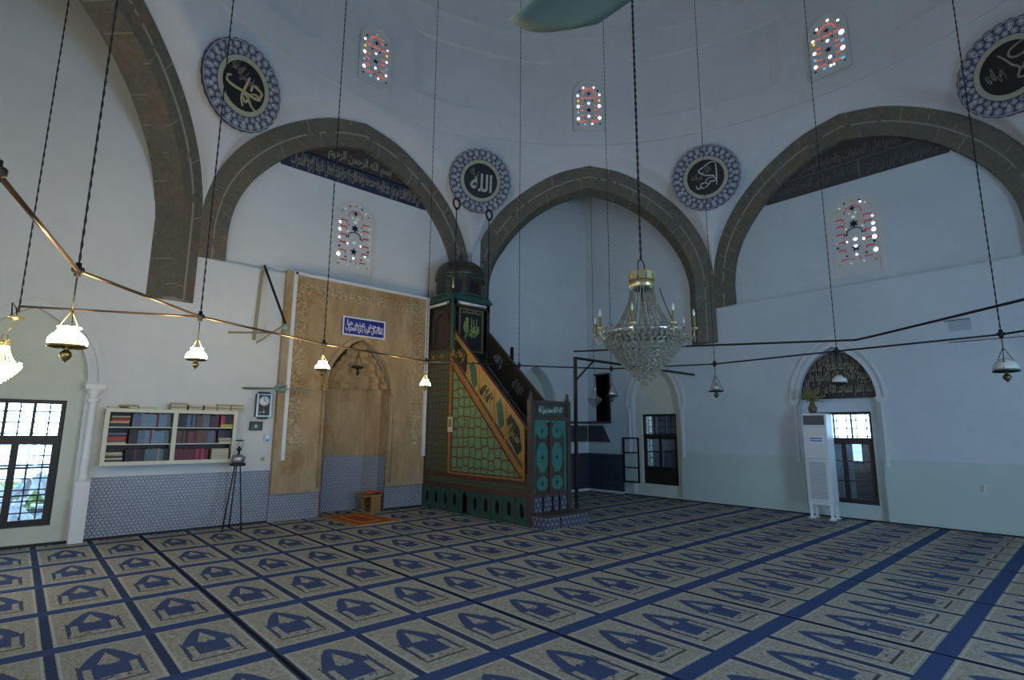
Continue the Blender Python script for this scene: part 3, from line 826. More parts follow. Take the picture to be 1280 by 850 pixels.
strokes(o, [[(388, 340), (378, 400), (366, 470), (362, 530), (382, 585)], [(268, 408), (242, 425), (250, 462), (300, 474), (380, 470), (440, 474), (484, 462), (478, 446), (440, 444), (418, 462)], [(372, 486), (400, 496), (420, 520), (440, 548), (488, 572)], [(362, 500), (390, 540), (410, 520), (450, 556)], [(418, 384), (414, 438)], [(430, 380), (490, 398)], [(495, 400), (488, 440)]], 365, 430, 150, 185, 'letter_gold', .022)
medallion(3, 'medallion above the green pulpit with upright white letters', [('\uFEEA\uFEE0\uFEDF\uFE8D', .02, -.04, .52, .42, 'letter_pale', .02, True, 0), ('جل جلاله', -.16, .16, .24, .2, 'letter_dim', .012, False, -.5)], 0)
o = medallion(1, 'medallion above and right of the large chandelier', [('رضى الله عنه', -.19, .02, .24, .18, 'letter_dim', .01, False, 0), ('الله', .02, .16, .2, .14, 'letter_dim', .008, False, .5)], 0)
strokes(o, [[(553, 305), (556, 420), (550, 540)], [(548, 296), (505, 288), (440, 318), (372, 362), (384, 388), (440, 422), (520, 436), (524, 452), (480, 452)], [(480, 452), (450, 470), (425, 500), (392, 506), (382, 534), (410, 556), (450, 540), (452, 512), (425, 500)], [(335, 520), (346, 552), (372, 556), (384, 536)], [(520, 452), (542, 474), (528, 496), (490, 496), (470, 520), (430, 552), (400, 560)]], 438, 443, 195, 188, 'letter_pale', .015)
o = medallion(-1, 'darkest round medallion, half cut by the right edge', [('رضى الله عنه', -.2, -.02, .24, .3, 'letter_dim', .01, False, .2)], 0)
strokes(o, [[(366, 305), (395, 360), (425, 430), (458, 480), (440, 545), (480, 560), (560, 545)], [(510, 282), (440, 305), (420, 350), (452, 384), (510, 372), (560, 318)], [(466, 500), (500, 440), (545, 400), (570, 360)], [(480, 470), (530, 480), (560, 440)]], 405, 441, 165, 205, 'letter_dim', .016)

# ---- inscription bands in the two tympana
def inn_z(u):
    pts = [p for p in curve(INN, ZL) if p[0] >= 0 and p[1] > 4.9]
    u = abs(u)
    for a, b in zip(pts, pts[1:]):
        if b[0] <= u <= a[0]: return a[1] + (b[1] - a[1]) * (a[0] - u) / max(1e-6, a[0] - b[0])
    return 5
def band(F, c, z0, z1, mat, name, label, cat, d=.105):
    lo, hi = -2.45, 2.45; us = [lo + (hi - lo) * i / 60 for i in range(61)]
    us = [u for u in us if inn_z(u) > z0 + .01]
    top = [(c + u, min(z1, inn_z(u))) for u in us]
    P = [(c + us[0], z0)] + top + [(c + us[-1], z0)]
    Q = [P[0]] + [p for p in P[1:] if True]
    m = MB(); m.slab(F, Q, d, d + .02)
    o = tag(m.build(name, mat), label, cat); return o
V1 = 'بسم الله الرحمن الرحيم'
b = band(FQ, -7, 6.62, 7.02, 'band_blue', 'inscription_band', 'dark blue inscription band with dense pale lettering over the mihrab', 'inscription')
for u_, w_, s_ in ((-7.95, 1.0, 'كلما دخل عليها زكريا المحراب'), (-6.98, 1.0, 'وجد عندها رزقا قال يا مريم'), (-6.02, 1.0, 'انى لك هذا قالت هو من عند الله')):
    text('lettering', s_, FQ, u_, 6.80, w_, .34, 'letter_dim', b, .104, .006, .014)
text('lettering', 'ان الله يرزق من يشاء بغير حساب كلما دخل عليها زكريا المحراب', FQ, -6.98, 6.88, 2.75, .20, 'letter_dim', b, .102, .006, .01)
m = MB(); m.slab(FQ, rect(-8.25, -5.5, 7.015, 7.04), .09, .12); m.build('dark_rule', 'black', b)
b = band(FQ, -7, 7.04, 7.5, 'band_brown', 'arched_inscription', 'brown arched inscription panel with one flowing line of gold letters', 'inscription')
text('lettering', V1, FQ, -7.0, 7.19, 1.45, .30, 'letter_dim', b, .104, .008, .028)
b = band(FR, 7, 6.62, 7.02, 'band_grey', 'inscription_band', 'grey inscription band with faint letters in the right hand arch', 'inscription')
text('lettering', 'الله لا اله الا هو الحى القيوم لا تاخذه سنة ولا نوم', FR, 6.25, 6.81, 1.9, .30, 'letter_dimmer', b, .104, .006, .02)
text('lettering', 'له ما فى السموات وما فى الارض من ذا الذى', FR, 8.0, 6.81, 1.3, .30, 'letter_dimmer', b, .104, .006, .02)
for u in (5.15, 7.22, 8.78): m = MB(); m.slab(FR, rect(u - .02, u + .02, 6.64, 7.0), .095, .115); m.build('divider', 'letter_dimmer', b)
m = MB(); m.slab(FR, rect(5.6, 8.4, 7.01, 7.035), .09, .12); m.build('rule', 'letter_dimmer', b)
b = band(FR, 7, 7.035, 7.5, 'band_brown', 'arched_inscription', 'dark arched inscription panel at the top of the right hand arch', 'inscription')
text('lettering', 'حافظوا على الصلوات والصلوة الوسطى', FR, 7.05, 7.19, 1.9, .27, 'letter_dimmer', b, .104, .006, .025)
# black lunette over the air conditioner window
P = pointed(.66, 2.30, 3.22, 12, 2.26, 6.46)
m = MB(); m.slab(FR, P, .10, .15); b = tag(m.build('calligraphy_lunette', 'black'), 'black pointed lunette filled with grey calligraphy above the air conditioner', 'inscription')
text('lettering', 'انما يعمر مساجد الله من امن بالله', FR, 6.46, 2.46, 1.24, .34, 'letter_dim', b, .098, .006, .012)
text('lettering', 'واليوم الاخر واقام الصلوة واتى', FR, 6.47, 2.68, 1.16, .42, 'letter_dim', b, .096, .006, .010)
text('lettering', 'الزكوة ولم يخش الا الله', FR, 6.44, 2.88, .90, .40, 'letter_dim', b, .094, .006, .008)
text('lettering', 'لا اله الا الله', FR, 6.46, 3.03, .42, .28, 'letter_dim', b, .092, .006, .006)
# blue plaque over the mihrab
m = MB(); m.slab(FQ, rect(-7.31, -6.38, 3.42, 3.80), -.135, -.10); b = tag(m.build('tile_plaque', 'royal_blue'), 'small royal blue tile plaque with white lettering above the mihrab', 'plaque')
m = MB(); m.slab(FQ, rect(-7.31, -6.38, 3.42, 3.80), -.142, -.13, [rect(-7.28, -6.41, 3.45, 3.77)]); m.build('border', 'letter_white', b)
text('lettering', 'كلما دخل عليها زكريا المحراب', FQ, -6.84, 3.57, .82, .18, 'letter_white', b, -.137, .004, .02)
text('lettering', 'وجد عندها', FQ, -6.86, 3.66, .72, .16, 'letter_white', b, -.137, .004, .01)

# ---- mihrab
mh = thing('mihrab', 'tall tan stone prayer niche with carved hood and pale edging', 'mihrab', (CMH, 0, 0))
m = MB(); m.slab(FQ, [(-8.42, .47)] + list(reversed([(u, z) for u, z in pointed(.665, 2.36, 3.37, 12, .47, CMH)])) + [(-5.31, .47), (-5.31, 4.50), (-8.42, 4.50)], -.10, .0); m.build('stone_front', 'mihrab_stone', mh)
m = MB()
for a, b_ in ((-8.22, -8.0), (-5.68, -5.44)): m.slab(FQ, rect(a, b_, 1.3, 4.3), -.115, -.09)
m.slab(FQ, rect(-8.0, -5.68, 4.1, 4.3), -.115, -.09); m.build('carved_border', 'mihrab_carved', mh)
for s in (-1, 1):
    m = MB(); m.tube([(CMH + s * .72, -.12, .55), (CMH + s * .72, -.12, 2.3)], .035, 10)
    m.slab(FQ, rect(CMH + s * .72 - .055, CMH + s * .72 + .055, 2.3, 2.42), -.17, -.09); m.build('corner_colonnette', 'mihrab_stone', mh)
m = MB(); arch_band(FQ, CMH, .665, .74, 2.42, 3.37, 3.46, 2.42, -.135, -.09, m); m.build('arch_moulding', 'mihrab_stone', mh)
m = MB(); m.slab(FQ, rect(-8.28, -5.31, 4.44, 4.49), -.14, -.09); m.slab(FQ, rect(-8.30, -8.235, 1.05, 4.49), -.14, -.09); m.slab(FQ, rect(-5.375, -5.31, 1.05, 4.44), -.14, -.09); m.build('pale_edging', 'tube_white', mh)
def apse(z):  # half polygon plan of the niche
    return [(CMH - .655, -.09), (CMH - .655, .22), (CMH - .46, .52), (CMH + .46, .52), (CMH + .655, .22), (CMH + .655, -.09)]
def apse_mesh(z0, z1, name, mat, off=0):
    pl = apse(0); m = MB(); L = 0
    for a, b_ in zip(pl, pl[1:]):
        w = math.dist(a, b_); c_ = Vector((CMH, 0, 0))
        A_, B_ = [Vector((p[0], p[1] , 0)) for p in (a, b_)]
        A_.x += (-off if A_.x > CMH else off); B_.x += (-off if B_.x > CMH else off); A_.y -= off if A_.y > 0 else 0; B_.y -= off if B_.y > 0 else 0
        v = [(A_.x, A_.y, z0), (B_.x, B_.y, z0), (B_.x, B_.y, z1), (A_.x, A_.y, z1)]
        m.add(v, [(0, 1, 2, 3)], [[(L, z0), (L + w, z0), (L + w, z1), (L, z1)]]); L += w
    return m.build(name, mat, mh)
apse_mesh(0, 3.5, 'niche_wall', 'mihrab_stone'); apse_mesh(.0, 1.07, 'niche_tiles', 'tile_wall', .012)
m = MB()   # hood: diminishing scalloped tiers
tiers = 7
for t_ in range(tiers):
    z0 = 2.42 + t_ * .13; s0 = 1 - (t_ / tiers) ** 1.6; s1 = 1 - ((t_ + 1) / tiers) ** 1.6
    n = 64; v = []
    for j, (s, z) in enumerate(((s0, z0), (s0 * .96, z0 + .075), (s1, z0 + .13))):
        for i in range(n + 1):
            a = PI * i / n; sc = 1 - .10 * abs(math.sin((7 - t_ // 2) * a + (t_ % 2) * .5)) * (1 if j < 2 else .4)
            v.append((CMH + .66 * s * sc * math.cos(a), .50 * s * sc * math.sin(a) - .02, z))
    m.add(v, [(j*(n+1)+i, j*(n+1)+i+1, (j+1)*(n+1)+i+1, (j+1)*(n+1)+i) for j in range(2) for i in range(n)])
    if t_:
        v2 = []
        for i in range(n + 1):
            a = PI * i / n; sc = 1 - .10 * abs(math.sin((7 - t_ // 2) * a + (t_ % 2) * .5)); sp = 1.05
            v2 += [(CMH + .66 * s0 * sc * math.cos(a), .50 * s0 * sc * math.sin(a) - .02, z0), (CMH + .66 * s0 * sp * math.cos(a), .50 * s0 * sp * math.sin(a) - .02, z0)]
        m.add(v2, [(2*i, 2*i+1, 2*i+3, 2*i+2) for i in range(n)])
m.build('stalactite_hood', 'mihrab_stone', mh, norm=False)
m = MB(); m.lathe([(0.001, 3.28), (.05, 3.30), (.05, 3.34), (.001, 3.36)], (CMH + .05, .12, 0), 12); m.tube([(CMH + .05, .12, 3.3), (CMH + .05, .12, 3.12)], .006, 6)
for s in (-1, 0, 1): m.tube([(CMH + .05, .12, 3.12), (CMH + .05 + s * .10, .12 + (s == 0) * .08, 2.86)], .005, 5)
o = m.build('chain', 'iron'); 
m2 = MB(); m2.lathe([(.10, 2.86), (.115, 2.85), (.115, 2.82), (.03, 2.80), (.02, 2.76), (.035, 2.73), (.02, 2.68), (.001, 2.66)], (CMH + .05, .12, 0), 16); l = m2.build('oil_lamp', 'iron')
tag(l, 'small black oil lamp hanging inside the mihrab hood', 'lamp'); o.parent = l
# prayer rug in front
m = MB(); m.slab(lambda u, z, d=0: (u * .45, z * .66, d), rect(-1, 1, -1, 1), .001, .014); rg = m.build('prayer_rug', 'rug'); rg.location = (-7.04, -.72, 0); rg.rotation_euler = (0, 0, .05)
tag(rg, 'orange and red prayer rug lying before the mihrab', 'rug')
m = MB()
for s_ in (-1, 1):
    m = MB()
    for i in range(40):
        u = -.44 + .88 * i / 39; m.slab(lambda a, z, d=0: (a, z, d), rect(u - .004, u + .004, s_ * .655, s_ * .70), .001, .006)
    m.slab(lambda a, z, d=0: (a, z, d), rect(-.45, .45, s_ * .655, s_ * .665), .001, .008)
    f = m.build('fringe', 'paper'); f.parent = rg

bx = thing('wooden_footstool', 'small open wooden stool at the right side of the mihrab', 'stool', (-6.50, .02, 0)); bx.rotation_euler = (0, 0, .12)
m = MB(); m.box((-.20, -.16, .30), (.22, .16, .335)); lbuild(m, 'top', 'box_wood', bx)
m = MB(); m.box((-.03, -.155, 0), (.20, -.135, .30)); lbuild(m, 'side_panel', 'box_wood', bx)
m = MB(); m.box((-.03, .135, 0), (.20, .155, .30)); lbuild(m, 'side_panel', 'box_wood', bx)
m = MB(); m.box((.18, -.135, .0), (.20, .135, .30)); lbuild(m, 'back_panel', 'box_wood', bx)
m = MB(); v = []
for i in range(13):
    for j in range(9):
        x = .28 * i / 12; y = .28 * j / 8 - .14; v.append((x - .03 + .01 * math.sin(j * 2), y, .345 + .035 * math.sin(PI * i / 12) + .008 * math.sin(i * 1.7 + j * 2.1)))
m.add(v, [(i*9+j, (i+1)*9+j, (i+1)*9+j+1, i*9+j+1) for i in range(12) for j in range(8)], smooth=True)
o = m.build('folded_cloth', 'orange_cloth'); o.location = (-6.50, .02, 0); o.rotation_euler = (0, 0, .12); sd = o.modifiers.new('s', 'SOLIDIFY'); sd.thickness = .012; sd.offset = 1
tag(o, 'crumpled orange cloth on the wooden stool', 'cloth')

# ---- minbar (pulpit)
XS, XE, YF = -5.30, -4.30, -3.36
FS = lambda u, z, d=0: (XS + d, -u, z)        # near side, u = distance from the qibla wall
FS2 = lambda u, z, d=0: (XE - d, -u, z)       # far side
FF = lambda u, z, d=0: (u, YF + d, z)         # front, u = world x
mn = thing('minbar', 'tall green and brown painted wooden pulpit with stairs beside the mihrab', 'pulpit', (-4.8, -1.7, 0))
def bars(F, L, d0, d1, w, name, mat, closed=False):
    m = MB()
    for (a, b_) in L:
        dx, dz = b_[0] - a[0], b_[1] - a[1]; l = math.hypot(dx, dz); nx, nz = -dz / l * w / 2, dx / l * w / 2
        m.slab(F, [(a[0] + nx, a[1] + nz), (b_[0] + nx, b_[1] + nz), (b_[0] - nx, b_[1] - nz), (a[0] - nx, a[1] - nz)], d0, d1)
    return m.build(name, mat, mn)
m = MB()
for F in (FS, FS2): m.slab(F, [(.0, .50), (3.30, .50), (3.30, .78), (1.0, 3.0), (1.0, 3.3), (0, 3.3)], .03, .08)
m.build('side_wall', 'minbar_side', mn)
m = MB(); m.slab(FS, [(1.06, .80), (3.12, .80), (1.06, 2.86)], .015, .03); m.build('lattice_triangle', 'minbar_green', mn)
m = MB(); m.slab(FS, [(.04, .80), (.93, .80), (.93, 2.95), (.04, 2.95)], .015, .03); m.build('rear_lattice_panel', 'minbar_side', mn)
m = MB(); m.slab(FS, rect(.0, 3.30, .55, .68), .015, .03); m.build('fretwork_band', 'minbar_key', mn)
bars(FS, [((0, .72), (3.30, .72)), ((0, .50), (3.30, .50))], -.005, .04, .07, 'rail', 'red_brown')
bars(FS, [((1.0, .76), (3.19, .76)), ((1.0, .76), (1.0, 3.68)), ((.99, 3.02), (3.19, .79)), ((.94, 3.76), (3.20, 1.66)), ((3.19, .76), (3.19, 1.66))], -.025, .02, .026, 'gilt_border', 'orange_gilt')
bars(FS, [((1.03, 3.10), (3.19, .93)), ((1.02, 2.92), (3.10, .81))], -.012, .02, .055, 'inner_border', 'red_brown')
# pierced balustrade with its panels
m = MB(); m.slab(FS, [(1.0, 3.02), (3.19, .80), (3.19, 1.64), (1.0, 3.68)], .0, .045); m.build('balustrade', 'ochre_paint', mn)
m = MB(); m.slab(FS2, [(1.0, 3.02), (3.30, .80), (3.30, 1.64), (1.0, 3.68)], .0, .045); m.build('balustrade', 'minbar_frame', mn)
def bal(t0, t1, kind):   # point along the balustrade; v 0..1 from the lower to the upper edge
    def P(t_, v): u = 1.0 + 2.19 * t_; lo = 3.10 - 2.17 * t_; hi = 3.68 - 2.04 * t_; return (u, lo + (hi - lo) * v)
    if kind == 'hex': return [P(t0 + .03, .20), P(t1 - .05, .10), P(t1, .38), P(t1 - .03, .82), P(t0 + .05, .88), P(t0, .6)]
    return [P(t0, .14), P(t1 - .02, .14), P(t1, .3), P(t1, .84), P(t0 + .02, .84), P(t0, .7)]
for t0, t1, kind, mat in ((.05, .24, 'q', 'black'), (.28, .40, 'hex', 'teal_dark'), (.44, .62, 'q', 'ochre_paint'), (.655, .76, 'hex', 'teal_dark'), (.79, .97, 'hex', 'black')):
    m = MB(); P = bal(t0, t1, kind); m.slab(FS, P, -.006, .004); m.build('balustrade_panel', mat, mn)
    cu, cz = sum(p[0] for p in P) / 6, sum(p[1] for p in P) / 6
    if mat != 'teal_dark':
        text('panel_lettering', {0: 'يا فتاح', 2: 'لا اله الا الله', 4: 'محمد رسول الله'}[{.05: 0, .44: 2, .79: 4}[t0]], FS, cu, cz, .40 if t0 != .05 else .3, .24, 'ochre_paint' if mat == 'black' else 'black', mn, -.008, .005, .03, False, -.72)
for t_ in (.26, .42, .635, .775):
    u = 1 + 2.19 * t_; a = (u, 3.02 - 2.22 * t_ + .09); b_ = (u + .0, 3.68 - 2.04 * t_); bars(FS, [(a, b_)], -.014, .01, .022, 'balustrade_bar', 'orange_gilt')
# handrails
bars(FS, [((.92, 3.78), (3.27, 1.62))], -.02, .05, .045, 'handrail', 'red_brown'); bars(FS2, [((.92, 3.78), (3.27, 1.62))], -.02, .05, .05, 'handrail', 'minbar_frame')
for t_, w_, s_ in ((.17, .34, 'يا الله'), (.45, .36, 'لا اله الا الله'), (.72, .36, 'محمد رسول')):
    text('painted_light_lettering', s_, FS, 1.0 + 2.2 * t_, 3.42 - 2.12 * t_, w_, .22, 'letter_pale' if t_ < .3 else 'letter_dim', mn, .945, .004, .02, False, -.75)  # pale letters paint the light that shines through the far balustrade
# plinth arcade
m = MB(); holes = []
for i in range(10):
    u = .22 + i * .32
    if i == 4: holes.append(pointed(.085, .30, .42, 6, .02, u))
    else: holes.append(poly((u, .24), .10, 12, 0, None, .62, 1.25))
m.slab(FS, rect(0, 3.30, 0, .46), .02, .06, holes); m.build('arcade', 'teal_dark', mn)
for i in range(11): bars(FS, [((.06 + i * .32, .0), (.06 + i * .32, .46))], -.0, .03, .035, 'arcade_post', 'minbar_frame')
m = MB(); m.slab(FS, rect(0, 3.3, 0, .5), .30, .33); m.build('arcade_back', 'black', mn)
m = MB(); m.slab(FS2, rect(0, 3.30, 0, .5), .03, .06); m.build('arcade', 'minbar_frame', mn)
# stairs
for i in range(9):
    m = MB(); y0 = -3.2 + i * .26; m.box((XS + .08, y0, 0.5 if i > 1 else .2), (XE - .08, y0 + .27, .62 + i * .275)); m.build('stair_step', 'dark_wood', mn)
# front portal
for u in (XS + .035, XE - .035):
    m = MB(); m.box((u - .045, YF, 0), (u + .045, YF + .09, 2.12)); m.lathe([(.04, 2.12), (.045, 2.16), (.02, 2.19), (.035, 2.23), (.001, 2.28)], (u, YF + .045, 0), 10); m.build('portal_post', 'minbar_frame', mn)
m = MB(); m.slab(FF, rect(XS + .08, XE - .08, 2.06, 2.12), -.02, .08); m.slab(FF, rect(XS + .08, XE - .08, 1.78, 1.84), -.01, .08); m.slab(FF, rect(XS + .08, XE - .08, 1.84, 2.06), .03, .06); m.build('portal_lintel', 'minbar_frame', mn)
m = MB(); m.slab(FF, rect(XS + .17, XE - .17, 1.865, 2.04), .015, .03); fp = m.build('frieze_panel', 'teal_dark', mn)
text('frieze_lettering', 'لا اله الا الله محمد رسول الله', FF, (XS + XE) / 2, 1.95, .62, .14, 'letter_pale', fp, .012, .004, .03)
m = MB(); m.slab(FF, pointed(.395, 1.40, 1.745, 12, .90, -4.8) and rect(XS + .08, XE - .08, .50, 1.78), .04, .08, [pointed(.37, 1.42, 1.74, 12, .52, -4.8)]); m.build('door_surround', 'teal_paint', mn)
for s in (-1, 1):
    a, b_ = (-5.165, -4.805) if s < 0 else (-4.795, -4.435)
    m = MB(); m.slab(FF, rect(a, b_, .53, 1.76), .055, .085); dr = m.build('door_leaf', 'minbar_frame', mn)
    for z0, z1 in ((.58, .82), (.88, 1.40), (1.46, 1.73)):
        m = MB(); P = poly(((a + b_) / 2, (z0 + z1) / 2), 1, 8, PI / 8, None, (b_ - a) / 2 * .86, (z1 - z0) / 2 * 1.05); m.slab(FF, P, .045, .057); m.build('door_panel', 'teal_paint', dr)
        m = MB(); m.slab(FF, poly(((a + b_) / 2, (z0 + z1) / 2), .035, 4, 0, .5, 1, 1.5), .04, .046); m.build('painted_motif', 'black', dr)
m = MB(); m.slab(FF, rect(-4.83, -4.77, .53, 1.76), .02, .05); m.build('door_stop', 'red_brown', mn)
m = MB(); m.slab(FF, rect(XS + .08, XE - .08, .22, .49), .03, .08); m.build('tiled_riser', 'tile_step', mn)
for x_ in (XS + .30, -4.76, XE - .28): bars(FF, [((x_, .22), (x_, .48))], .0, .04, .03, 'riser_strip', 'black')
bars(FF, [((XS + .08, .51), (XE - .08, .51))], -.01, .06, .04, 'threshold', 'red_brown')
m = MB(); m.slab(FF, rect(XS + .02, XE + .07, 0, .20), -.34, -.002); m.build('bottom_step', 'tile_step', mn)
m = MB(); m.box((XS + .0, YF - .36, .20), (XE + .09, YF - .002, .23)); m.build('step_slab', 'minbar_frame', mn)
m = MB(); m.box((-4.96, YF - .345, .01), (-4.93, YF - .33, .19)); m.build('step_joint', 'black', mn)
# kiosk
for x in (XS + .04, XE - .04):
    for y in (-.97, -.05):
        m = MB(); m.box((x - .04, y - .04, 3.3), (x + .04, y + .04, 4.32)); m.build('kiosk_post', 'minbar_dark', mn)
m = MB(); m.slab(FS, rect(.0, 1.0, 3.28, 4.33), .06, .08, [pointed(.24, 3.85, 4.08, 8, 3.42, .52)]); m.build('kiosk_side', 'minbar_dark', mn)
m = MB(); m.slab(FS, pointed(.24, 3.85, 4.08, 8, 3.42, .52), .09, .10); m.build('side_window', 'minbar_frame', mn)
m = MB(); arch_band(FS, .52, .24, .30, 3.85, 4.08, 4.15, 3.36, .04, .07, m); m.slab(FS, rect(.22, .82, 3.33, 3.38), .04, .07); m.build('side_window_frame', 'minbar_frame', mn)
bars(FS, [((0, 3.28), (1.0, 3.28)), ((0, 3.0), (1.0, 3.0))], .0, .05, .035, 'side_rail', 'red_brown')
m = MB()
for u in (.3, .62): m.slab(FS, poly((u, 3.14), .05, 6, 0, .6), .01, .03)
m.build('painted_rosette', 'orange_gilt', mn)
m = MB(); m.slab(FS2, rect(.0, 1.0, 3.28, 4.33), .06, .08); m.build('kiosk_side', 'minbar_dark', mn)
FK = lambda u, z, d=0: (u, -1.01 + d, z)
m = MB(); m.slab(FK, rect(XS, XE, 4.20, 4.33), .0, .06); m.build('kiosk_front_beam', 'minbar_dark', mn)
m = MB(); m.slab(FK, rect(-5.16, -4.44, 3.2, 4.20), .02, .05); fp = m.build('inscribed_panel', 'black_cloth', mn)
m = MB(); m.slab(FK, rect(-5.12, -4.48, 3.25, 4.17), .012, .02, [rect(-5.095, -4.505, 3.27, 4.15)]); m.build('panel_border', 'ochre_paint', fp)
text('panel_lettering', 'ما شاء الله', FK, -4.8, 3.80, .42, .36, 'letter_green', fp, .014, .006, .035)
text('panel_lettering', 'كان وما لم', FK, -4.8, 3.62, .36, .22, 'letter_green', fp, .014, .006, .03, rot=.2)
text('panel_lettering', V1, FK, -4.8, 4.09, .5, .08, 'letter_dim', fp, .014, .006, .02)
m = MB(); m.box((XS - .03, -1.05, 4.33), (XE + .03, -.11, 4.40)); m.box((XS, -1.02, 4.40), (XE, -.11, 4.46)); m.build('kiosk_cornice', 'teal_dark', mn)
def octo(r, z, c=(-4.8, -.56)): return [(c[0] + r * math.cos(PI / 8 + k * PI / 4), c[1] + r * math.sin(PI / 8 + k * PI / 4), z) for k in range(8)]
m = MB(); a, b_ = octo(.54, 4.46), octo(.54, 4.86); m.add(a + b_, [(k, (k+1) % 8, 8 + (k+1) % 8, 8 + k) for k in range(8)] + [tuple(range(8, 16))]); m.build('kiosk_drum', 'minbar_dark', mn)
for k in range(8):
    th = k * PI / 4; R = .54 * math.cos(PI / 8); F = frame(-4.8 + R * math.cos(th), -.56 + R * math.sin(th), th + PI)
    m = MB(); m.slab(F, pointed(.12, 4.72, 4.80, 6, 4.53, 0), -.008, .01); m.build('drum_window', 'black', mn)
m = MB(); 
for z in (4.46, 4.86):
    a, b_ = octo(.58, z), octo(.58, z + .03); m.add(a + b_, [(k, (k+1) % 8, 8 + (k+1) % 8, 8 + k) for k in range(8)] + [tuple(range(8, 16)), tuple(reversed(range(8)))])
m.build('drum_moulding', 'teal_dark', mn)
m = MB(); m.lathe([(.54, 4.88), (.57, 4.96), (.56, 5.06), (.50, 5.17), (.38, 5.26), (.22, 5.32), (.08, 5.37), (.03, 5.42), (.05, 5.46), (.001, 5.55)], (-4.8, -.56, 0), 16, lobes=8, amp=.02); m.build('kiosk_dome', 'minbar_dark', mn)
for x, nm in ((XS + .03, 'slim standard pole with ring finial, left of two on the pulpit roof'), (XE - .05, 'slim standard pole with ring finial, right of two on the pulpit roof')):
    o = thing('ring_standard', nm, 'standard', (x, -1.0, 4.461), 'ring topped poles on the pulpit')
    m = MB(); m.tube([(0, 0, 0), (0, 0, 1.86)], .012, 8); lbuild(m, 'pole', 'iron', o)
    m = MB(); m.tube([(.085 * math.cos(a), 0, 2.0 + .115 * math.sin(a)) for a in [2 * PI * i / 24 for i in range(24)]], .022, 8, closed=True); m.lathe([(.001, 1.84), (.035, 1.86), (.02, 1.9), (.001, 1.91)], n=10); lbuild(m, 'ring_finial', 'iron', o)
# rolled flag, tubes, paper
o = thing('rolled_flag', 'rolled dark green flag on a gold tipped staff at the pulpit corner', 'flag', (XS - .10, -1.13, 3.15))
m = MB(); m.tube([(0, 0, 0), (0, 0, 1.36)], .014, 8); lbuild(m, 'staff', 'dark_wood', o)
m = MB(); m.lathe([(.001, 1.34), (.022, 1.38), (.024, 1.44), (.012, 1.55), (.001, 1.62)], n=10); lbuild(m, 'gold_tip', 'gold', o)
m = MB(); m.lathe([(.016, .05), (.034, .12), (.038, .6), (.034, 1.0), (.022, 1.26), (.015, 1.30)], n=20, lobes=5, amp=.14); lbuild(m, 'flag_cloth', 'flag_green', o)
for F, c, w, lb in ((shift(FS, 0, 0, -.03), .50, .34, 'unlit white tube lamp on the near side of the pulpit kiosk'), (shift(FK, 0, 0, -.03), -4.80, .36, 'unlit white tube lamp on the front of the pulpit kiosk')):
    m = MB(); m.tube([F(c - w, 4.262, -.0), F(c + w, 4.262, 0)], .022, 10)
    o = tag(m.build('tube_lamp', 'tube_white'), lb, 'lamp', 'tube lamps on the pulpit kiosk')
    m = MB(); m.slab(F, rect(c - w - .02, c + w + .02, 4.245, 4.30), .005, .03); m.build('lamp_housing', 'white_enamel', o)
    m = MB()
    for s in (-1, 1): m.tube([F(c + s * w, 4.262, 0), F(c + s * (w + .02), 4.262, 0)], .024, 10)
    m.build('end_cap', 'metal_grey', o)
m = MB(); m.slab(FS, rect(.97, 1.13, 1.56, 1.86), -.035, -.028); o = tag(m.build('paper_notice', 'paper'), 'small paper notice pinned to the gilt edge of the pulpit', 'notice')
m = MB(); m.slab(FS, rect(1.0, 1.10, 1.66, 1.82), -.038, -.035); m.build('printed_panel', 'ochre_paint', o)
m = MB(); m.tube([(-3.8, -1.2, 0), (-3.8, -1.2, 3.43)], .04, 10); m.tube([(-3.8, -1.2, 0), (-3.8, -1.2, .03)], .18, 16); tag(m.build('upright_pole', 'iron'), 'dark upright pole standing behind the pulpit stairs', 'pole')
# metal frame by the pulpit
o = thing('curtain_frame', 'dark iron post and long arm reaching from the pulpit to the wall', 'frame', (-4.17, -3.30, 0))
m = MB(); m.box((-4.195, -3.405, 0), (-4.145, -3.355, 2.97)); m.build('post', 'iron', o)
m = MB(); m.tube([(-4.17, -3.38, 2.95), (-.01, -3.48, 2.93)], .026, 4, smooth=False); m.build('arm', 'iron', o)
m = MB(); m.tube([(-4.17, -3.38, 2.52), (-3.66, -3.40, 2.93)], .020, 4, smooth=False); m.build('brace', 'iron', o)

# ---- ring of pipes, long chains and hanging lamps
ND = {'N1': (-11.60, -4.78), 'N2': (-10.46, -3.47), 'N3': (-8.68, -2.57), 'N4': (-6.54, -1.95), 'N5': (-4.94, -2.66), 'N6': (-3.31, -3.56), 'N7': (-2.64, -5.35), 'N75': (-2.85, -7.39), 'N8': (-3.0, -9.25)}
ZP = 2.8
seq = [(-12.9, -8.9), (-12.3, -7.3), (-12.03, -6.60), 'N1', 'N2', 'N3', 'N4', 'N5', 'N6', 'N7', 'N75', 'N8', (-3.9, -10.8)]
P = [ND[s] if isinstance(s, str) else s for s in seq]
o = thing('lamp_ring_pipe', 'thin metal pipe ring hung level from the dome carrying the lamps', 'pipe', (-7, -7, ZP))
for i in range(len(P) - 1):
    m = MB(); a, b_ = P[i], P[i+1]; m.tube([(a[0], a[1], ZP), (b_[0], b_[1], ZP)], .014 if i < 4 else .013, 8); m.build('pipe_section', 'bronze_pipe' if i < 6 else 'iron', o)
for p in P[1:-1]:
    m = MB(); m.lathe([(.001, -.055), (.025, -.045), (.022, -.02), (.042, -.012), (.042, .02), (.02, .03), (.02, .06), (.001, .065)], (p[0], p[1], ZP), 10); m.build('pipe_joint', 'iron', o)
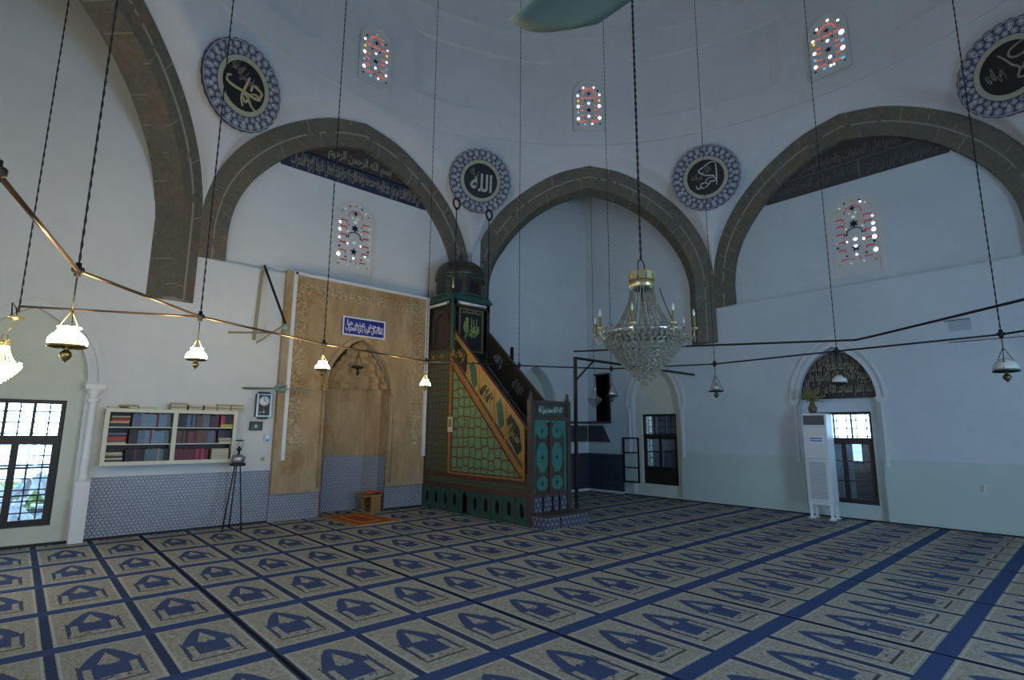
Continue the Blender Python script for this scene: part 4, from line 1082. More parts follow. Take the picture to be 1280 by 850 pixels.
m = MB(); m.tube([(-11.93, -2.75, ZP), (-10.50, -3.45, ZP)], .011, 8); m.tube([(-11.93, -2.75, ZP), (-11.93, -2.75, ZP - .06)], .011, 8)
tag(m.build('branch_pipe', 'bronze_pipe'), 'short straight pipe joining the leftmost chandelier to the ring', 'pipe')
m = MB(); m.tube([(-5.6, -4.6, 2.8), (-4.82, -6.15, 2.8), (-3.78, -7.9, 2.8), (-4.0, -8.2, 2.8), (-5.2, -9.65, 2.8), (-6.6, -11.3, 2.8)], .014, 8)
tag(m.build('inner_pipe', 'iron'), 'dark pipe crossing behind the large chandelier towards the right edge', 'pipe')
def dome_z(x, y):
    r = math.hypot(x + 7, y + 7); return 11.45 + 5.6 * math.sqrt(max(0, 1 - (r / 6.55) ** 2)) - .02
LK = {'N1': 'second chain from the left, ending at the nearest lit lamp', 'N2': 'chain dropping past the left medallion to a lit lamp', 'N3': 'chain crossing the left arch to the lamp before the mihrab', 'N4': 'chain dropping to the lamp at the edge of the pulpit',
      'N5': 'thin chain dropping behind the pulpit stairs', 'N6': 'thin chain hanging just left of the large chandelier', 'N7': 'thin chain dropping past the medallion right of the chandelier', 'N75': 'thin chain ending before the black lunette', 'N8': 'chain at far right ending at the white unlit lamp'}
def chain_links(x, y, z0, z1, r, n=5, step=.05):
    m = MB(); k = int((z1 - z0) / step); pts = []; rs = []
    for i in range(k + 1):
        pts.append((x + .002 * (i % 2), y, z0 + (z1 - z0) * i / k)); rs.append(r * (1.25 if i % 2 else .6))
    m.tube(pts, rs, n); return m
for k_, lb in LK.items():
    x, y = ND[k_]; near = k_ in ('N1', 'N2', 'N8', 'N3')
    tag(chain_links(x, y, ZP + .06, dome_z(x, y), .0085 if near else .0062).build('hanging_chain', 'iron'), lb, 'chain', 'long chains from the dome')
tag(chain_links(-11.93, -2.75, 2.80, 9.3, .008).build('hanging_chain', 'iron'), 'leftmost chain, holding the small lit chandelier', 'chain', 'long chains from the dome')
tag(chain_links(-1.68, -1.80, 2.61, 9.38, .006).build('hanging_chain', 'iron'), 'chain inside the corner arch holding the small dark chandelier', 'chain', 'long chains from the dome')

def hanging_lamp(k_, ztop, R, lit, label):
    """ztop: top of the glass shade; R its radius"""
    x, y = ND[k_]; o = thing('hanging_lamp', label, 'lamp', (x, y, ztop), 'hanging lamps on the pipe ring'); o.rotation_euler = (0, 0, random.random() * 2)
    s = R / .155; zj = ZP - .05 - ztop
    m = MB(); m.tube([(0, 0, zj), (0, 0, .16 * s)], .006, 5); m.lathe([(.001, .15*s), (.014, .16*s), (.001, .18*s)], n=8)
    lbuild(m, 'chain', 'dark_brass', o)
    for j in range(3):
        a = 2 * PI * j / 3; n = 14; m = MB()
        pts = [((R * 1.05) * t_**.8 * math.cos(a), (R * 1.05) * t_**.8 * math.sin(a), .16 * s - (.16 * s + .17 * s) * t_) for t_ in [i / n for i in range(n + 1)]]
        m.tube(pts, [.006 if i % 2 else .0035 for i in range(n + 1)], 5); lbuild(m, 'shade_chain', 'brass' if lit else 'iron', o)
    if lit:
        prof = [(.60, .0), (.64, -.02), (.50, -.09), (.48, -.16), (.62, -.26), (.85, -.42), (1.0, -.62), (1.02, -.80), (.98, -.92)]
        m = MB(); m.lathe([(r * R, z * .19 * s / .92) for r, z in prof], n=48, lobes=12, amp=.03); lbuild(m, 'lamp_shade', 'lamp_glow', o)
    else:
        prof = [(.16, .02), (.30, -.02), (.62, -.18), (.90, -.42), (1.0, -.70), (1.0, -.80)] if lit is False else [(.20, .06), (.30, -.1), (.48, -.45), (.62, -.78)]
        m = MB(); m.lathe([(r * R, z * .16 * s / .8) for r, z in prof], n=32); lbuild(m, 'lamp_shade', 'glass_white' if lit is False else 'crystal', o)
    zb = -.19 * s
    m = MB(); m.lathe([(R * .96, zb - .012), (R * 1.06, zb - .006), (R * 1.06, zb + .008), (R * .96, zb + .012), (R * .96, zb - .012)], n=32); lbuild(m, 'holder_ring', 'brass' if lit else 'black', o)
    m = MB()
    for j in range(3):
        a = 2 * PI * j / 3; m.tube([(R * math.cos(a), R * math.sin(a), zb), (.02 * math.cos(a), .02 * math.sin(a), zb - .025 * s)], .006, 5)
    m.lathe([(.012, zb + .02), (.012, zb - .06 * s)], n=8); lbuild(m, 'ring_spokes', 'brass' if lit else 'black', o)
    m = MB(); m.lathe([(.001, zb - .035 * s), (.022 * s, zb - .04 * s), (.05 * s, zb - .07 * s), (.055 * s, zb - .095 * s), (.035 * s, zb - .13 * s), (.012 * s, zb - .155 * s), (.001, zb - .17 * s)], n=16); lbuild(m, 'oil_font', 'brass' if lit else 'dark_brass', o)
    return o
hanging_lamp('N1', 2.35, .118, True, 'largest lit hanging lamp, nearest, with ruffled white shade and brass font')
hanging_lamp('N2', 2.45, .098, True, 'lit hanging lamp over the bookcase')
hanging_lamp('N3', 2.55, .094, True, 'lit hanging lamp in front of the left side of the mihrab')
hanging_lamp('N4', 2.47, .090, True, 'lit hanging lamp in front of the near edge of the pulpit')
hanging_lamp('N6', 2.40, .11, None, 'unlit hanging lamp with dark ring below the left side of the large chandelier')
hanging_lamp('N7', 2.46, .12, None, 'unlit hanging lamp with dark ring between chandelier and air conditioner')
hanging_lamp('N75', 2.44, .10, False, 'unlit white hanging lamp in front of the black lunette')
hanging_lamp('N8', 2.50, .125, False, 'unlit white hanging lamp at the far right')

ND['N9'] = (-12.32, -7.25)
hanging_lamp('N9', 2.40, .110, True, 'lit hanging lamp just outside the left edge, over the viewer')
# ---- crystal chandeliers
def chandelier(loc, s, lit, label, big, zhook):
    o = thing('crystal_chandelier', label, 'chandelier', loc); cm = 'crystal_glow' if lit else 'crystal'
    def V(p): return (p[0] * s, p[1] * s, p[2] * s)
    def oct_(m, c, r, h): m.lathe([(.0005, -h * s), (r * s, 0), (.0005, h * s)], V(c), 4, smooth=False)
    # origin at the bottom tip; height 1.1 to the crown
    m = MB(); n = 32; z0, z1 = 1.02, 1.08; R = .118
    m.lathe([(R * s, (z0 - .03) * s), (R * 1.12 * s, z0 * s), (R * 1.08 * s, z1 * s), (R * s, z1 * s), (R * .95 * s, z0 * s), (R * s, (z0 - .03) * s)], n=n); lbuild(m, 'crown_band', 'gold', o)
    m = MB()
    for k in range(10):
        a = 2 * PI * k / 10; F = frame(R * 1.08 * s * math.cos(a), R * 1.08 * s * math.sin(a), a)
        m.slab(F, [(-.036*s, z1*s), (.036*s, z1*s), (.028*s, (z1+.05)*s), (.040*s, (z1+.09)*s), (.012*s, (z1+.075)*s), (0, (z1+.12)*s), (-.012*s, (z1+.075)*s), (-.040*s, (z1+.09)*s), (-.028*s, (z1+.05)*s)], -.004, .004)
    lbuild(m, 'crown_leaves', 'gold', o)
    m = MB(); m.tube([(.06 * s * math.cos(a), 0, (1.24 + .07 * math.sin(a)) * s) for a in [2 * PI * i / 20 for i in range(20)]], .007 * s, 6, closed=True)
    for k in range(4): a = PI / 2 * k; m.tube([V((R * math.cos(a), R * math.sin(a), z1)), V((0, 0, 1.17))], .005 * s, 5)
    lbuild(m, 'hanging_ring', 'iron', o)
    ns = 26 if big else 18
    for k in range(ns):
        a = 2 * PI * k / ns; m = MB(); q = 20 if big else 12
        for i in range(q + 1):
            t_ = i / q; r = R + (.35 - R) * (t_ ** 1.9) * .92 + .02 * t_; z = 1.0 - .50 * t_
            oct_(m, (r * math.cos(a), r * math.sin(a), z), .012 if i % 4 else .016, .017)
        m.tube([V((( R + (.35 - R) * (t_ ** 1.9) * .92 + .02 * t_) * math.cos(a), (R + (.35 - R) * (t_ ** 1.9) * .92 + .02 * t_) * math.sin(a), 1.0 - .50 * t_)) for t_ in [i / 8 for i in range(9)]], .0025 * s, 4)
        lbuild(m, 'bead_string', cm, o)
    T = 13 if big else 9
    for t_ in range(T):
        f = t_ / (T - 1); r = .39 * (1 - f ** 1.25) + .02; z = .50 - .47 * f; n = max(5, int((44 if big else 26) * r / .4)); m = MB()
        m.tube([V((r * math.cos(2*PI*i/24), r * math.sin(2*PI*i/24), z + .012)) for i in range(24)], .0035 * s, 4, closed=True)
        for i in range(n):
            a = 2 * PI * (i + .5 * (t_ % 2)) / n; oct_(m, ((r + .006) * math.cos(a), (r + .006) * math.sin(a), z - .012), .020, .030)
            a += PI / n; oct_(m, ((r - .015) * math.cos(a), (r - .015) * math.sin(a), z + .004), .013, .018)
        lbuild(m, 'crystal_tier', cm, o)
    m = MB(); m.lathe([(.36 * s, .50 * s), (.40 * s, .515 * s), (.40 * s, .535 * s), (.36 * s, .55 * s), (.36 * s, .50 * s)], n=40); lbuild(m, 'rim_band', cm, o)
    m = MB()
    for k in range(24): a = 2 * PI * k / 24; oct_(m, (.40 * math.cos(a), .40 * math.sin(a), .57), .018, .026)
    lbuild(m, 'rim_crystals', cm, o)
    m = MB(); m.tube([(0, 0, .03 * s), (0, 0, 1.17 * s)], .008 * s, 6); lbuild(m, 'centre_stem', 'brass', o)
    if big:
        for k in range(8):
            a = 2 * PI * k / 8 + .40; ca, sa = math.cos(a), math.sin(a)
            m = MB(); m.tube([V((r * ca, r * sa, z)) for r, z in ((.36, .52), (.42, .46), (.47, .44), (.495, .48), (.50, .53))], .007 * s, 6)
            m.lathe([(.001, .52*s), (.03*s, .535*s), (.035*s, .55*s), (.001, .552*s)], (.50 * s * ca, .50 * s * sa, 0), 10); ar = lbuild(m, 'arm', 'gold', o)
            m = MB(); m.lathe([(.001, .55*s), (.014*s, .55*s), (.014*s, .66*s), (.001, .66*s)], (.50 * s * ca, .50 * s * sa, 0), 10); q = m.build('candle', 'ochre_paint', None); q.parent = ar
            m = MB(); m.lathe([(.007*s, .66*s), (.015*s, .685*s), (.012*s, .71*s), (.001, .745*s)], (.50 * s * ca, .50 * s * sa, 0), 10); q = m.build('bulb', 'glass_white', None); q.parent = ar
            m = MB()
            for j in range(3): oct_(m, (.50 * ca + .02 * (j - 1), .50 * sa, .46 - .03 * (j == 1)), .010, .022)
            q = m.build('drop_crystals', cm, None); q.parent = ar
    return o
chandelier((-7.17, -6.92, 2.06), 1.0, False, 'large crystal basket chandelier with gold crown and candle arms at the centre', True, 0)
tag(chain_links(-7.17, -6.92, 3.36, dome_z(-7.17, -6.92), .013, 6, .04).build('hanging_chain', 'iron'), 'thick chain holding the large crystal chandelier', 'chain', 'long chains from the dome')
m = MB(); pts = [(-7.06 + .02, -7.05, 3.07)]
for i in range(1, 13): t_ = i / 12; pts.append((-7.06 + .21 * t_, -7.05 - .20 * t_, 3.07 - .55 * t_ - .10 * math.sin(PI * t_)))
m.tube(pts, .005, 5); tag(m.build('electric_cable', 'iron'), 'thin dark cable looping down the side of the large chandelier', 'cable')
chandelier((-12.0, -2.75, 2.0), .385, True, 'small glowing crystal chandelier cut by the left edge', False, 0)
m = MB(); m.tube([(-12.0, -2.75, 2.46), (-11.95, -2.75, 2.66)], .006, 6); m.lathe([(.001, 2.645), (.02, 2.65), (.07, 2.675), (.075, 2.69), (.03, 2.68), (.001, 2.67)], (-11.945, -2.75, 0), 16)
m.tube([(-11.945, -2.75, 2.68), (-11.93, -2.75, 2.76)], .006, 6)
tag(m.build('ceiling_cup', 'gold'), 'gilt cup and stem above the small glowing chandelier', 'lamp fitting')
m = MB(); m.tube([(-11.975, -2.75, 2.69), (-11.985, -2.75, 2.83), (-11.95, -2.75, 2.78), (-11.935, -2.75, 2.70)], .007, 5); tag(m.build('cable_bracket', 'iron'), 'bent black wire bracket above the gilt cup', 'bracket')
chandelier((-1.68, -1.80, 2.14), .40, False, 'small dim crystal chandelier hanging in the corner bay', False, 0)

# ---- ceiling fans
def fan(loc, rz, R, w, pitch, mat, label, rod_to, tipw=1.0, dirs=3, droop=0, tipq=0):
    o = thing('ceiling_fan', label, 'fan', loc); o.rotation_euler = (0, 0, rz)
    m = MB(); m.lathe([(.001, -.07), (.07, -.06), (.10, -.02), (.10, .03), (.06, .06), (.025, .08), (.001, .08)], n=24); lbuild(m, 'motor_housing', mat, o)
    m = MB(); m.lathe([(.012, .07), (.012, rod_to - loc[2])], n=10); lbuild(m, 'down_rod', mat, o)
    m = MB(); m.lathe([(.06, rod_to - loc[2] - .12), (.055, rod_to - loc[2] - .06), (.03, rod_to - loc[2] - .01), (.001, rod_to - loc[2])], n=16); lbuild(m, 'rod_cap', mat, o)
    for k in range(dirs):
        a = 2 * PI * k / dirs; m = MB(); n = 14; T = []
        for i in range(n + 1):
            t_ = i / n; r = .10 + (R - .10) * t_
            ww = w * (.45 + .55 * min(1, t_ * 1.6)) * ((math.sqrt(max(0, 1 - ((t_ - .80) / .20) ** 2)) if t_ > .80 else 1) if not tipq else 1)
            for j in range(7):
                q = (j / 6 - .5) * ww; rr_ = r - (max(0, tipq * (j / 6 - .5) + .22) ** 2 * .30 * t_ if tipq else 0)
                T.append((rr_ * math.cos(a) - q * math.cos(pitch) * math.sin(a), rr_ * math.sin(a) + q * math.cos(pitch) * math.cos(a), q * math.sin(pitch) + .012 * (1 - (2 * j / 6 - 1) ** 2) - droop * t_))
        m.add(T, [(i*7+j, (i+1)*7+j, (i+1)*7+j+1, i*7+j+1) for i in range(n) for j in range(6)], smooth=True)
        b = lbuild(m, 'blade', mat, o); sd = b.modifiers.new('s', 'SOLIDIFY'); sd.thickness = .004
    return o
fan((-8.61, -.75, 2.26), .26, .66, .13, .22, 'fan_blade_far', 'pale green ceiling fan hung from an iron bracket beside the mihrab', 3.38)
fan((-11.02, -9.82, 2.52), PI / 2, .60, .135, .25, 'fan_green', 'green fan with one rounded blade tip seen at the top edge', 4.4, tipq=-1.0)
o = thing('fan_bracket', 'iron bracket arm leaning out from the wall to hold the fan', 'bracket', (-8.74, 0, 4.5))
m = MB(); m.tube([(-8.80, -.0, 4.52), (-8.62, -.78, 3.36)], .028, 4, smooth=False); m.build('arm', 'iron', o)
m = MB(); m.tube([(-8.61, -.76, 3.36), (-8.82, -.0, 3.1)], .018, 4, smooth=False); m.build('brace', 'pale_bar', o)
m = MB(); m.tube([(-8.84, -.02, 4.42), (-8.88, -.02, 3.14)], .030, 4, smooth=False); m.build('wall_shadow_bar', 'pale_bar', o)  # cast shadow of the arm, modelled as a pale bar on the wall
m = MB(); m.tube([(-9.30, -.02, 3.22), (-8.62, -.02, 3.30)], .018, 4, smooth=False); m.build('cross_shadow_bar', 'pale_bar', o)  # level part of that cast shadow, modelled as a bar too

# ---- bookcase
bc = thing('bookcase', 'cream wall bookcase with two glazed bays of books', 'bookcase', (-9.99, 0, 1.08))
BX0, BX1, BZ0, BZ1, BD_ = -10.86, -9.10, 1.06, 1.87, .22
FBk = lambda u, z, d=0: (u, -BD_ + d, z)
m = MB(); m.box((BX0, -.02, BZ0), (BX1, 0, BZ1)); m.build('back_panel', 'dark_wood', bc)
m = MB(); m.box((BX0, -BD_, BZ0), (BX0 + .02, -.02, BZ1)); m.box((BX1 - .02, -BD_, BZ0), (BX1, -.02, BZ1)); m.box((BX0 + .02, -BD_, BZ0), (BX1 - .02, -.02, BZ0 + .02)); m.box((BX0 + .02, -BD_, BZ1 - .02), (BX1 - .02, -.02, BZ1)); m.build('carcass', 'cream_paint', bc)
mid = (BX0 + BX1) / 2; m = MB(); e = .045
m.slab(FBk, rect(BX0 - .01, BX1 + .01, BZ0 - .01, BZ1 + .01), -.02, .0, [rect(BX0 + e, mid - .03, BZ0 + e, BZ1 - e), rect(mid + .03, BX1 - e, BZ0 + e, BZ1 - e)]); m.build('face_frame', 'cream_paint', bc)
m = MB(); m.box((mid - .02, -BD_, BZ0 + .02), (mid + .02, -.02, BZ1 - .02)); m.build('divider', 'cream_paint', bc)
SZ = [BZ0 + .02, BZ0 + .30, BZ0 + .55]
for b0, b1 in ((BX0 + .02, mid - .02), (mid + .02, BX1 - .02)):
    for z in SZ[1:]: m = MB(); m.box((b0, -BD_ + .01, z - .014), (b1, -.02, z)); m.build('shelf', 'cream_paint', bc)
BC = {'pale blue': (.14, .22, .32), 'blue grey': (.10, .14, .22), 'dark': (.025, .022, .028), 'black': (.012, .012, .014), 'crimson': (.42, .03, .09), 'red': (.45, .045, .03), 'yellow': (.45, .36, .08), 'cream': (.48, .44, .33), 'navy': (.025, .03, .07), 'maroon': (.12, .02, .035), 'brown': (.12, .07, .05), 'teal': (.09, .15, .17), 'olive': (.30, .25, .11)}
for k_, c in BC.items(): simple('book_' + k_, c, .55, var=.25, scale=30)
simple('page_paper', (.50, .46, .36), .8)
book_mesh = {}
def book(x, z, w, h, dp, color, label, group, flat=False, y=None, rz=0):
    """standing: w thick, h tall; flat: w along x, h thick"""
    y = -.03 - dp / 2 if y is None else y
    key = (round(w, 3), round(h, 3), round(dp, 3), color, flat)
    if key not in book_mesh:
        m = MB(); t_ = .003
        if flat: m.box((-w/2, -dp/2, 0), (w/2, dp/2, t_)).box((-w/2, -dp/2, h - t_), (w/2, dp/2, h)).box((-w/2, -dp/2, t_), (w/2, -dp/2 + t_, h - t_))
        else: m.box((-w/2, -dp/2, 0), (-w/2 + t_, dp/2, h)).box((w/2 - t_, -dp/2, 0), (w/2, dp/2, h)).box((-w/2 + t_, -dp/2, 0), (w/2 - t_, -dp/2 + t_, h))
        p = MB()
        if flat: p.box((-w/2 + .003, -dp/2 + t_, t_), (w/2 - .003, dp/2 - .003, h - t_))
        else: p.box((-w/2 + t_, -dp/2 + t_, .003), (w/2 - t_, dp/2 - .003, h - .003))
        o = m.build('book', 'book_' + color); q = p.build('pages', 'page_paper'); q.parent = o
        book_mesh[key] = (o.data, q.data); 
    else:
        a, b_ = book_mesh[key]; o = bpy.data.objects.new('book', a); q = bpy.data.objects.new('pages', b_); q.parent = o; COL.objects.link(o); COL.objects.link(q)
    o.location = (x, y, z + .0012); o.rotation_euler = (0, 0, rz); tag(o, label, 'book', group); return o
ORD = ['first', 'second', 'third', 'fourth', 'fifth', 'sixth', 'seventh', 'eighth', 'ninth', 'tenth', 'eleventh', 'twelfth', 'thirteenth', 'fourteenth', 'fifteenth', 'sixteenth', 'seventeenth', 'eighteenth', 'nineteenth', 'twentieth', 'twenty-first', 'twenty-second', 'twenty-third', 'twenty-fourth', 'twenty-fifth']
def row(x0, x1, z, h, colors, where, group, th=.028):
    rr = random.Random(int(abs(x0 * 1000) + z * 77)); x = x0; i = 0
    while x + th <= x1 and i < len(ORD):
        t_ = th * rr.choice((.85, 1, 1.15)); c = colors[int((x - x0) / (x1 - x0) * len(colors)) % len(colors)]
        c = rr.choice(c) if isinstance(c, (list, tuple)) else c
        book(x + t_ / 2, z, t_ - .001, h * rr.choice((.93, .97, 1)), .15, c, '%s book standing %s from the left %s' % (c, ORD[i], where), group); x += t_; i += 1
def pile(x, z, colors, where, group, w=.24, t_=.026, dp=.16, y=None):
    rr = random.Random(int(x * 999 + z * 31))
    for i, c in enumerate(colors):
        pos = 'lowest' if i == 0 else ('topmost' if i == len(colors) - 1 else ORD[i] + ' up')
        book(x + rr.choice((-.006, 0, .008)), z + i * (t_ + .0005), w * rr.choice((.94, 1)), t_, dp, c, '%s book lying %s in the pile %s' % (c, pos, where), group, True, y, 0)
L0, R0 = BX0 + .03, mid + .03
pile(L0 + .15, SZ[2], ['navy', 'dark', 'yellow', 'crimson', 'dark', 'olive'], 'on the top left shelf', 'piled books in the bookcase')
pile(L0 + .13, SZ[1], ['cream', 'brown', 'red', 'red', 'dark', 'blue grey'], 'on the middle left shelf', 'piled books in the bookcase')
pile(L0 + .12, SZ[0], ['cream', 'dark', 'cream', 'black', 'olive', 'cream'], 'on the bottom left shelf', 'piled books in the bookcase', .22)
G = 'books standing in the wall bookcase'
row(L0 + .30, mid - .03, SZ[2], .205, ['blue grey', 'pale blue', 'pale blue', ['maroon', 'pale blue'], 'pale blue', 'teal'], 'on the top left shelf', G)
row(L0 + .28, mid - .03, SZ[1], .205, ['dark', 'blue grey', ['maroon', 'pale blue'], 'pale blue', 'pale blue', 'teal'], 'on the middle left shelf', G)
row(L0 + .26, mid - .03, SZ[0], .21, ['black', ['dark', 'maroon'], 'black', 'teal', 'blue grey', ['olive', 'teal'], 'dark'], 'on the bottom left shelf', G)
row(R0, BX1 - .24, SZ[2], .20, [['navy', 'dark'], ['blue grey', 'navy'], ['brown', 'navy'], ['blue grey', 'dark'], ['navy', 'maroon']], 'on the top right shelf', G)
row(R0, BX1 - .26, SZ[1], .20, [['brown', 'dark'], ['brown', 'maroon'], ['dark', 'brown'], ['blue grey', 'brown']], 'on the middle right shelf', G)
row(R0, BX1 - .34, SZ[0], .20, [['maroon'], ['maroon', 'crimson'], ['crimson', 'maroon']], 'on the bottom right shelf', G, .034)
pile(BX1 - .13, SZ[2], ['yellow', 'yellow'], 'at the right end of the top shelf', 'piled books in the bookcase', .19)
row(BX1 - .225, BX1 - .03, SZ[2] + .056, .145, ['crimson', 'dark', 'black', 'dark', 'maroon'], 'above the yellow books on the top shelf', G)
pile(BX1 - .14, SZ[1], ['cream', 'olive', 'cream'], 'at the right end of the middle shelf', 'piled books in the bookcase', .20)
row(BX1 - .25, BX1 - .03, SZ[1] + .083, .12, ['navy', 'dark', 'black'], 'above the cream books on the middle shelf', G)
for i in range(7): book(BX1 - .30 + i * .036, SZ[0], .034, .19, .15, 'cream', 'cream book standing %s from the left, bottom right corner' % ORD[i], G)
TP = 'piled books on top of the bookcase'
zt = BZ1 + .011
for x, n, w, lb in ((-10.72, 1, .26, 'far left end'), (-10.60, 2, .24, 'left of the middle gap'), (-10.35, 1, .24, 'edge of the gap'), (-9.95, 4, .22, 'first group after the gap'), (-9.715, 3, .20, 'second group after the gap'), (-9.50, 3, .19, 'third group after the gap'), (-9.30, 4, .20, 'fourth group after the gap'), (-9.10, 4, .19, 'right end, overhanging')):
    for i in range(n):
        book(x + .006 * (i % 2), zt + i * .0265, w - .01, .026, .17, ['cream', 'olive', 'cream', 'olive'][i], '%s book %s on the bookcase, %s' % (['cream', 'olive', 'cream', 'olive'][i], 'lying alone' if n == 1 else 'at the pile bottom' if i == 0 else ('at the pile top' if i == n - 1 else ORD[i] + ' from the pile bottom'), lb), TP, True, -.12)

# ---- things on the qibla wall
o = thing('wall_clock', 'black and silver pendulum wall clock left of the mihrab', 'clock', (-8.63, 0, 2.0))
m = MB(); m.box((-8.765, -.09, 1.80), (-8.515, -.0, 2.20)); m.build('case', 'black', o, bevel=.008)
m = MB(); m.slab(FQ, rect(-8.765, -8.515, 1.80, 2.20), -.105, -.09, [rect(-8.735, -8.545, 1.825, 2.175)]); m.build('silver_frame', 'metal_grey', o)
m = MB(); m.lathe([(.001, 0), (.085, 0), (.085, .008), (.001, .008)], n=32); q = m.build('dial', 'white_enamel', o); q.matrix_parent_inverse = parent_inv(o); q.location = (-8.64, -.092, 2.075); q.rotation_euler = (PI / 2, 0, 0)
m = MB(); m.slab(shift(FQ, -8.64, 2.075, 0), [(-.004, -.01), (.004, -.01), (.003, .065), (-.003, .065)], -.106, -.103); m.slab(shift(FQ, -8.64, 2.075, 0), [(-.01, .004), (-.01, -.004), (.045, -.02), (.045, -.012)], -.106, -.103); m.build('hands', 'black', o)
m = MB()
for k in range(12):
    a = PI / 6 * k; m.slab(shift(FQ, -8.64 + .07 * math.sin(a), 2.075 + .07 * math.cos(a), 0), poly((0, 0), .006, 4), -.104, -.101)
m.build('hour_marks', 'black', o)
m = MB(); m.tube([(-8.64, -.095, 1.98), (-8.64, -.095, 1.89)], .003, 5); m.lathe([(.001, 0), (.022, .002), (.001, .006)], (-8.64, -.10, 1.885), 12); m.slab(FQ, poly((-8.64, 1.885), .024, 12), -.10, -.095); m.slab(FQ, poly((-8.70, 1.88), .016, 8), -.10, -.095); m.build('pendulum', 'letter_green', o)
m = MB(); m.box((-8.73, -.10, 2.2), (-8.55, 0, 2.23)); m.build('crest', 'black', o)
m = MB(); m.slab(FQ, [(-8.74, 1.80), (-8.54, 1.80), (-8.58, 1.765), (-8.70, 1.765)], -.09, 0); m.build('base_moulding', 'black', o)
o = thing('framed_picture', 'small dark framed green picture under the clock', 'picture', (-8.72, 0, 1.64))
m = MB(); m.slab(FQ, rect(-8.83, -8.615, 1.565, 1.72), -.025, 0, [rect(-8.812, -8.633, 1.583, 1.702)]); m.build('frame', 'black', o)
m = MB(); m.slab(FQ, rect(-8.812, -8.633, 1.583, 1.702), -.014, -.004); m.build('picture_sheet', 'teal_dark', o)
m = MB(); m.slab(FQ, poly((-8.72, 1.64), .028, 6), -.018, -.014); m.slab(FQ, rect(-8.80, -8.645, 1.60, 1.604), -.018, -.014); m.build('motif', 'screen_plaster', o)
o = thing('wall_switch_box', 'pale blue switch box on the wall by the mihrab edge', 'switch', (-8.515, 0, 1.43)); simple('pale_blue_plastic', (.45, .62, .80), .4)
m = MB(); m.box((-8.57, -.035, 1.36), (-8.465, 0, 1.50)); m.build('case', 'pale_blue_plastic', o, bevel=.008)
m = MB(); m.box((-8.54, -.042, 1.385), (-8.505, -.035, 1.41)); m.build('button', 'screen_dark', o)
m = MB(); m.box((-8.545, -.04, 1.44), (-8.49, -.035, 1.48)); m.build('label_plate', 'white_enamel', o)
o = thing('wall_socket', 'small worn socket low on the wall beside the mihrab', 'socket', (-8.56, 0, 1.08)); m = MB(); m.lathe([(.001, 0), (.04, 0), (.035, .03), (.001, .03)], n=16); q = lbuild(m, 'cover', 'cream_paint', o); q.rotation_euler = (PI / 2, 0, 0)
m = MB(); m.lathe([(.001, .03), (.014, .03), (.012, .036), (.001, .036)], n=10); q = lbuild(m, 'opening', 'brown_hole' if 'brown_hole' in M else 'black', o); q.rotation_euler = (PI / 2, 0, 0)
# tall tripod stand with a metal lamp stove on it
o = thing('tall_tripod_stand', 'tall thin black three legged stand against the tiles', 'stand', (-9.07, -.40, 0))
for a in ((-9.25, -.52), (-8.98, -.56), (-9.07, -.22)): m = MB(); m.tube([(a[0], a[1], 0), (-9.07 + (a[0] + 9.07) * .28, -.40 + (a[1] + .40) * .28, 1.01)], .011, 8); m.build('leg', 'iron', o)
m = MB(); m.lathe([(.001, 1.0), (.115, 1.0), (.12, 1.015), (.115, 1.04), (.001, 1.04)], (-9.07, -.40, 0), 24); m.build('top', 'iron', o)
o = thing('paraffin_stove', 'squat grey metal stove lamp with black burner on the tall stand', 'stove', (-9.07, -.40, 1.04))
m = MB(); m.lathe([(.001, 0), (.075, 0), (.095, .02), (.10, .07), (.09, .11), (.06, .135), (.03, .145), (.001, .145)], n=24); lbuild(m, 'tank', 'metal_grey', o)
m = MB(); m.lathe([(.02, .14), (.018, .20), (.045, .215), (.045, .23), (.02, .24), (.015, .27), (.001, .27)], n=16); lbuild(m, 'burner', 'iron', o)
m = MB(); m.tube([(.03, 0, .25), (.055, 0, .30), (.03, 0, .355)], .006, 6); m.tube([(-.03, 0, .25), (-.02, 0, .30), (.0, 0, .355)], .006, 6); m.tube([(.08, 0, .10), (.12, .01, .09)], .008, 6); lbuild(m, 'wire_holder', 'metal_grey', o)
m = MB(); m.lathe([(.001, .355), (.06, .355), (.065, .37), (.03, .375), (.001, .375)], n=16); lbuild(m, 'pan_support', 'iron', o)

# ---- right wall things
o = thing('air_conditioner', 'tall white floor standing air conditioner before the barred window', 'air conditioner', (-.26, -6.18, .29))
ax0, ax1, ay0, ay1, az0, az1 = -.50, -.14, -6.40, -5.97, .30, 1.965
m = MB(); m.box((ax0, ay0, az0), (ax1, ay1, az1)); m.build('cabinet', 'ac_white', o, bevel=.02)
FA = lambda u, z, d=0: (ax0 + d, -u, z)
m = MB(); m.slab(FA, rect(6.00, 6.37, 1.74, 1.92), -.006, .004); g = m.build('air_outlet', 'screen_dark', o)
m = MB()
for k in range(7): m.slab(FA, rect(6.01, 6.36, 1.755 + k * .024, 1.761 + k * .024), -.012, -.005)
m.build('louvre', 'grey_grille', g)
m = MB(); m.slab(FA, rect(6.03, 6.35, .36, 1.06), -.008, .004); g = m.build('intake_grille', 'ac_white', o)
m = MB()
for k in range(28): m.slab(FA, rect(6.045, 6.335, .375 + k * .0245, .383 + k * .0245), -.012, -.007)
m.build('grille_slot', 'grey_grille', g)
m = MB()
for k in range(6): m.slab(FA, rect(6.14 + k * .018, 6.152 + k * .018, 1.578, 1.59 + .004 * (k % 2)), -.006, .0)
m.build('maker_mark', 'brass', o)
m = MB(); m.slab(FA, rect(6.08, 6.34, 1.40, 1.52), -.005, .0); g = m.build('paper_label', 'white_enamel', o)
m = MB()
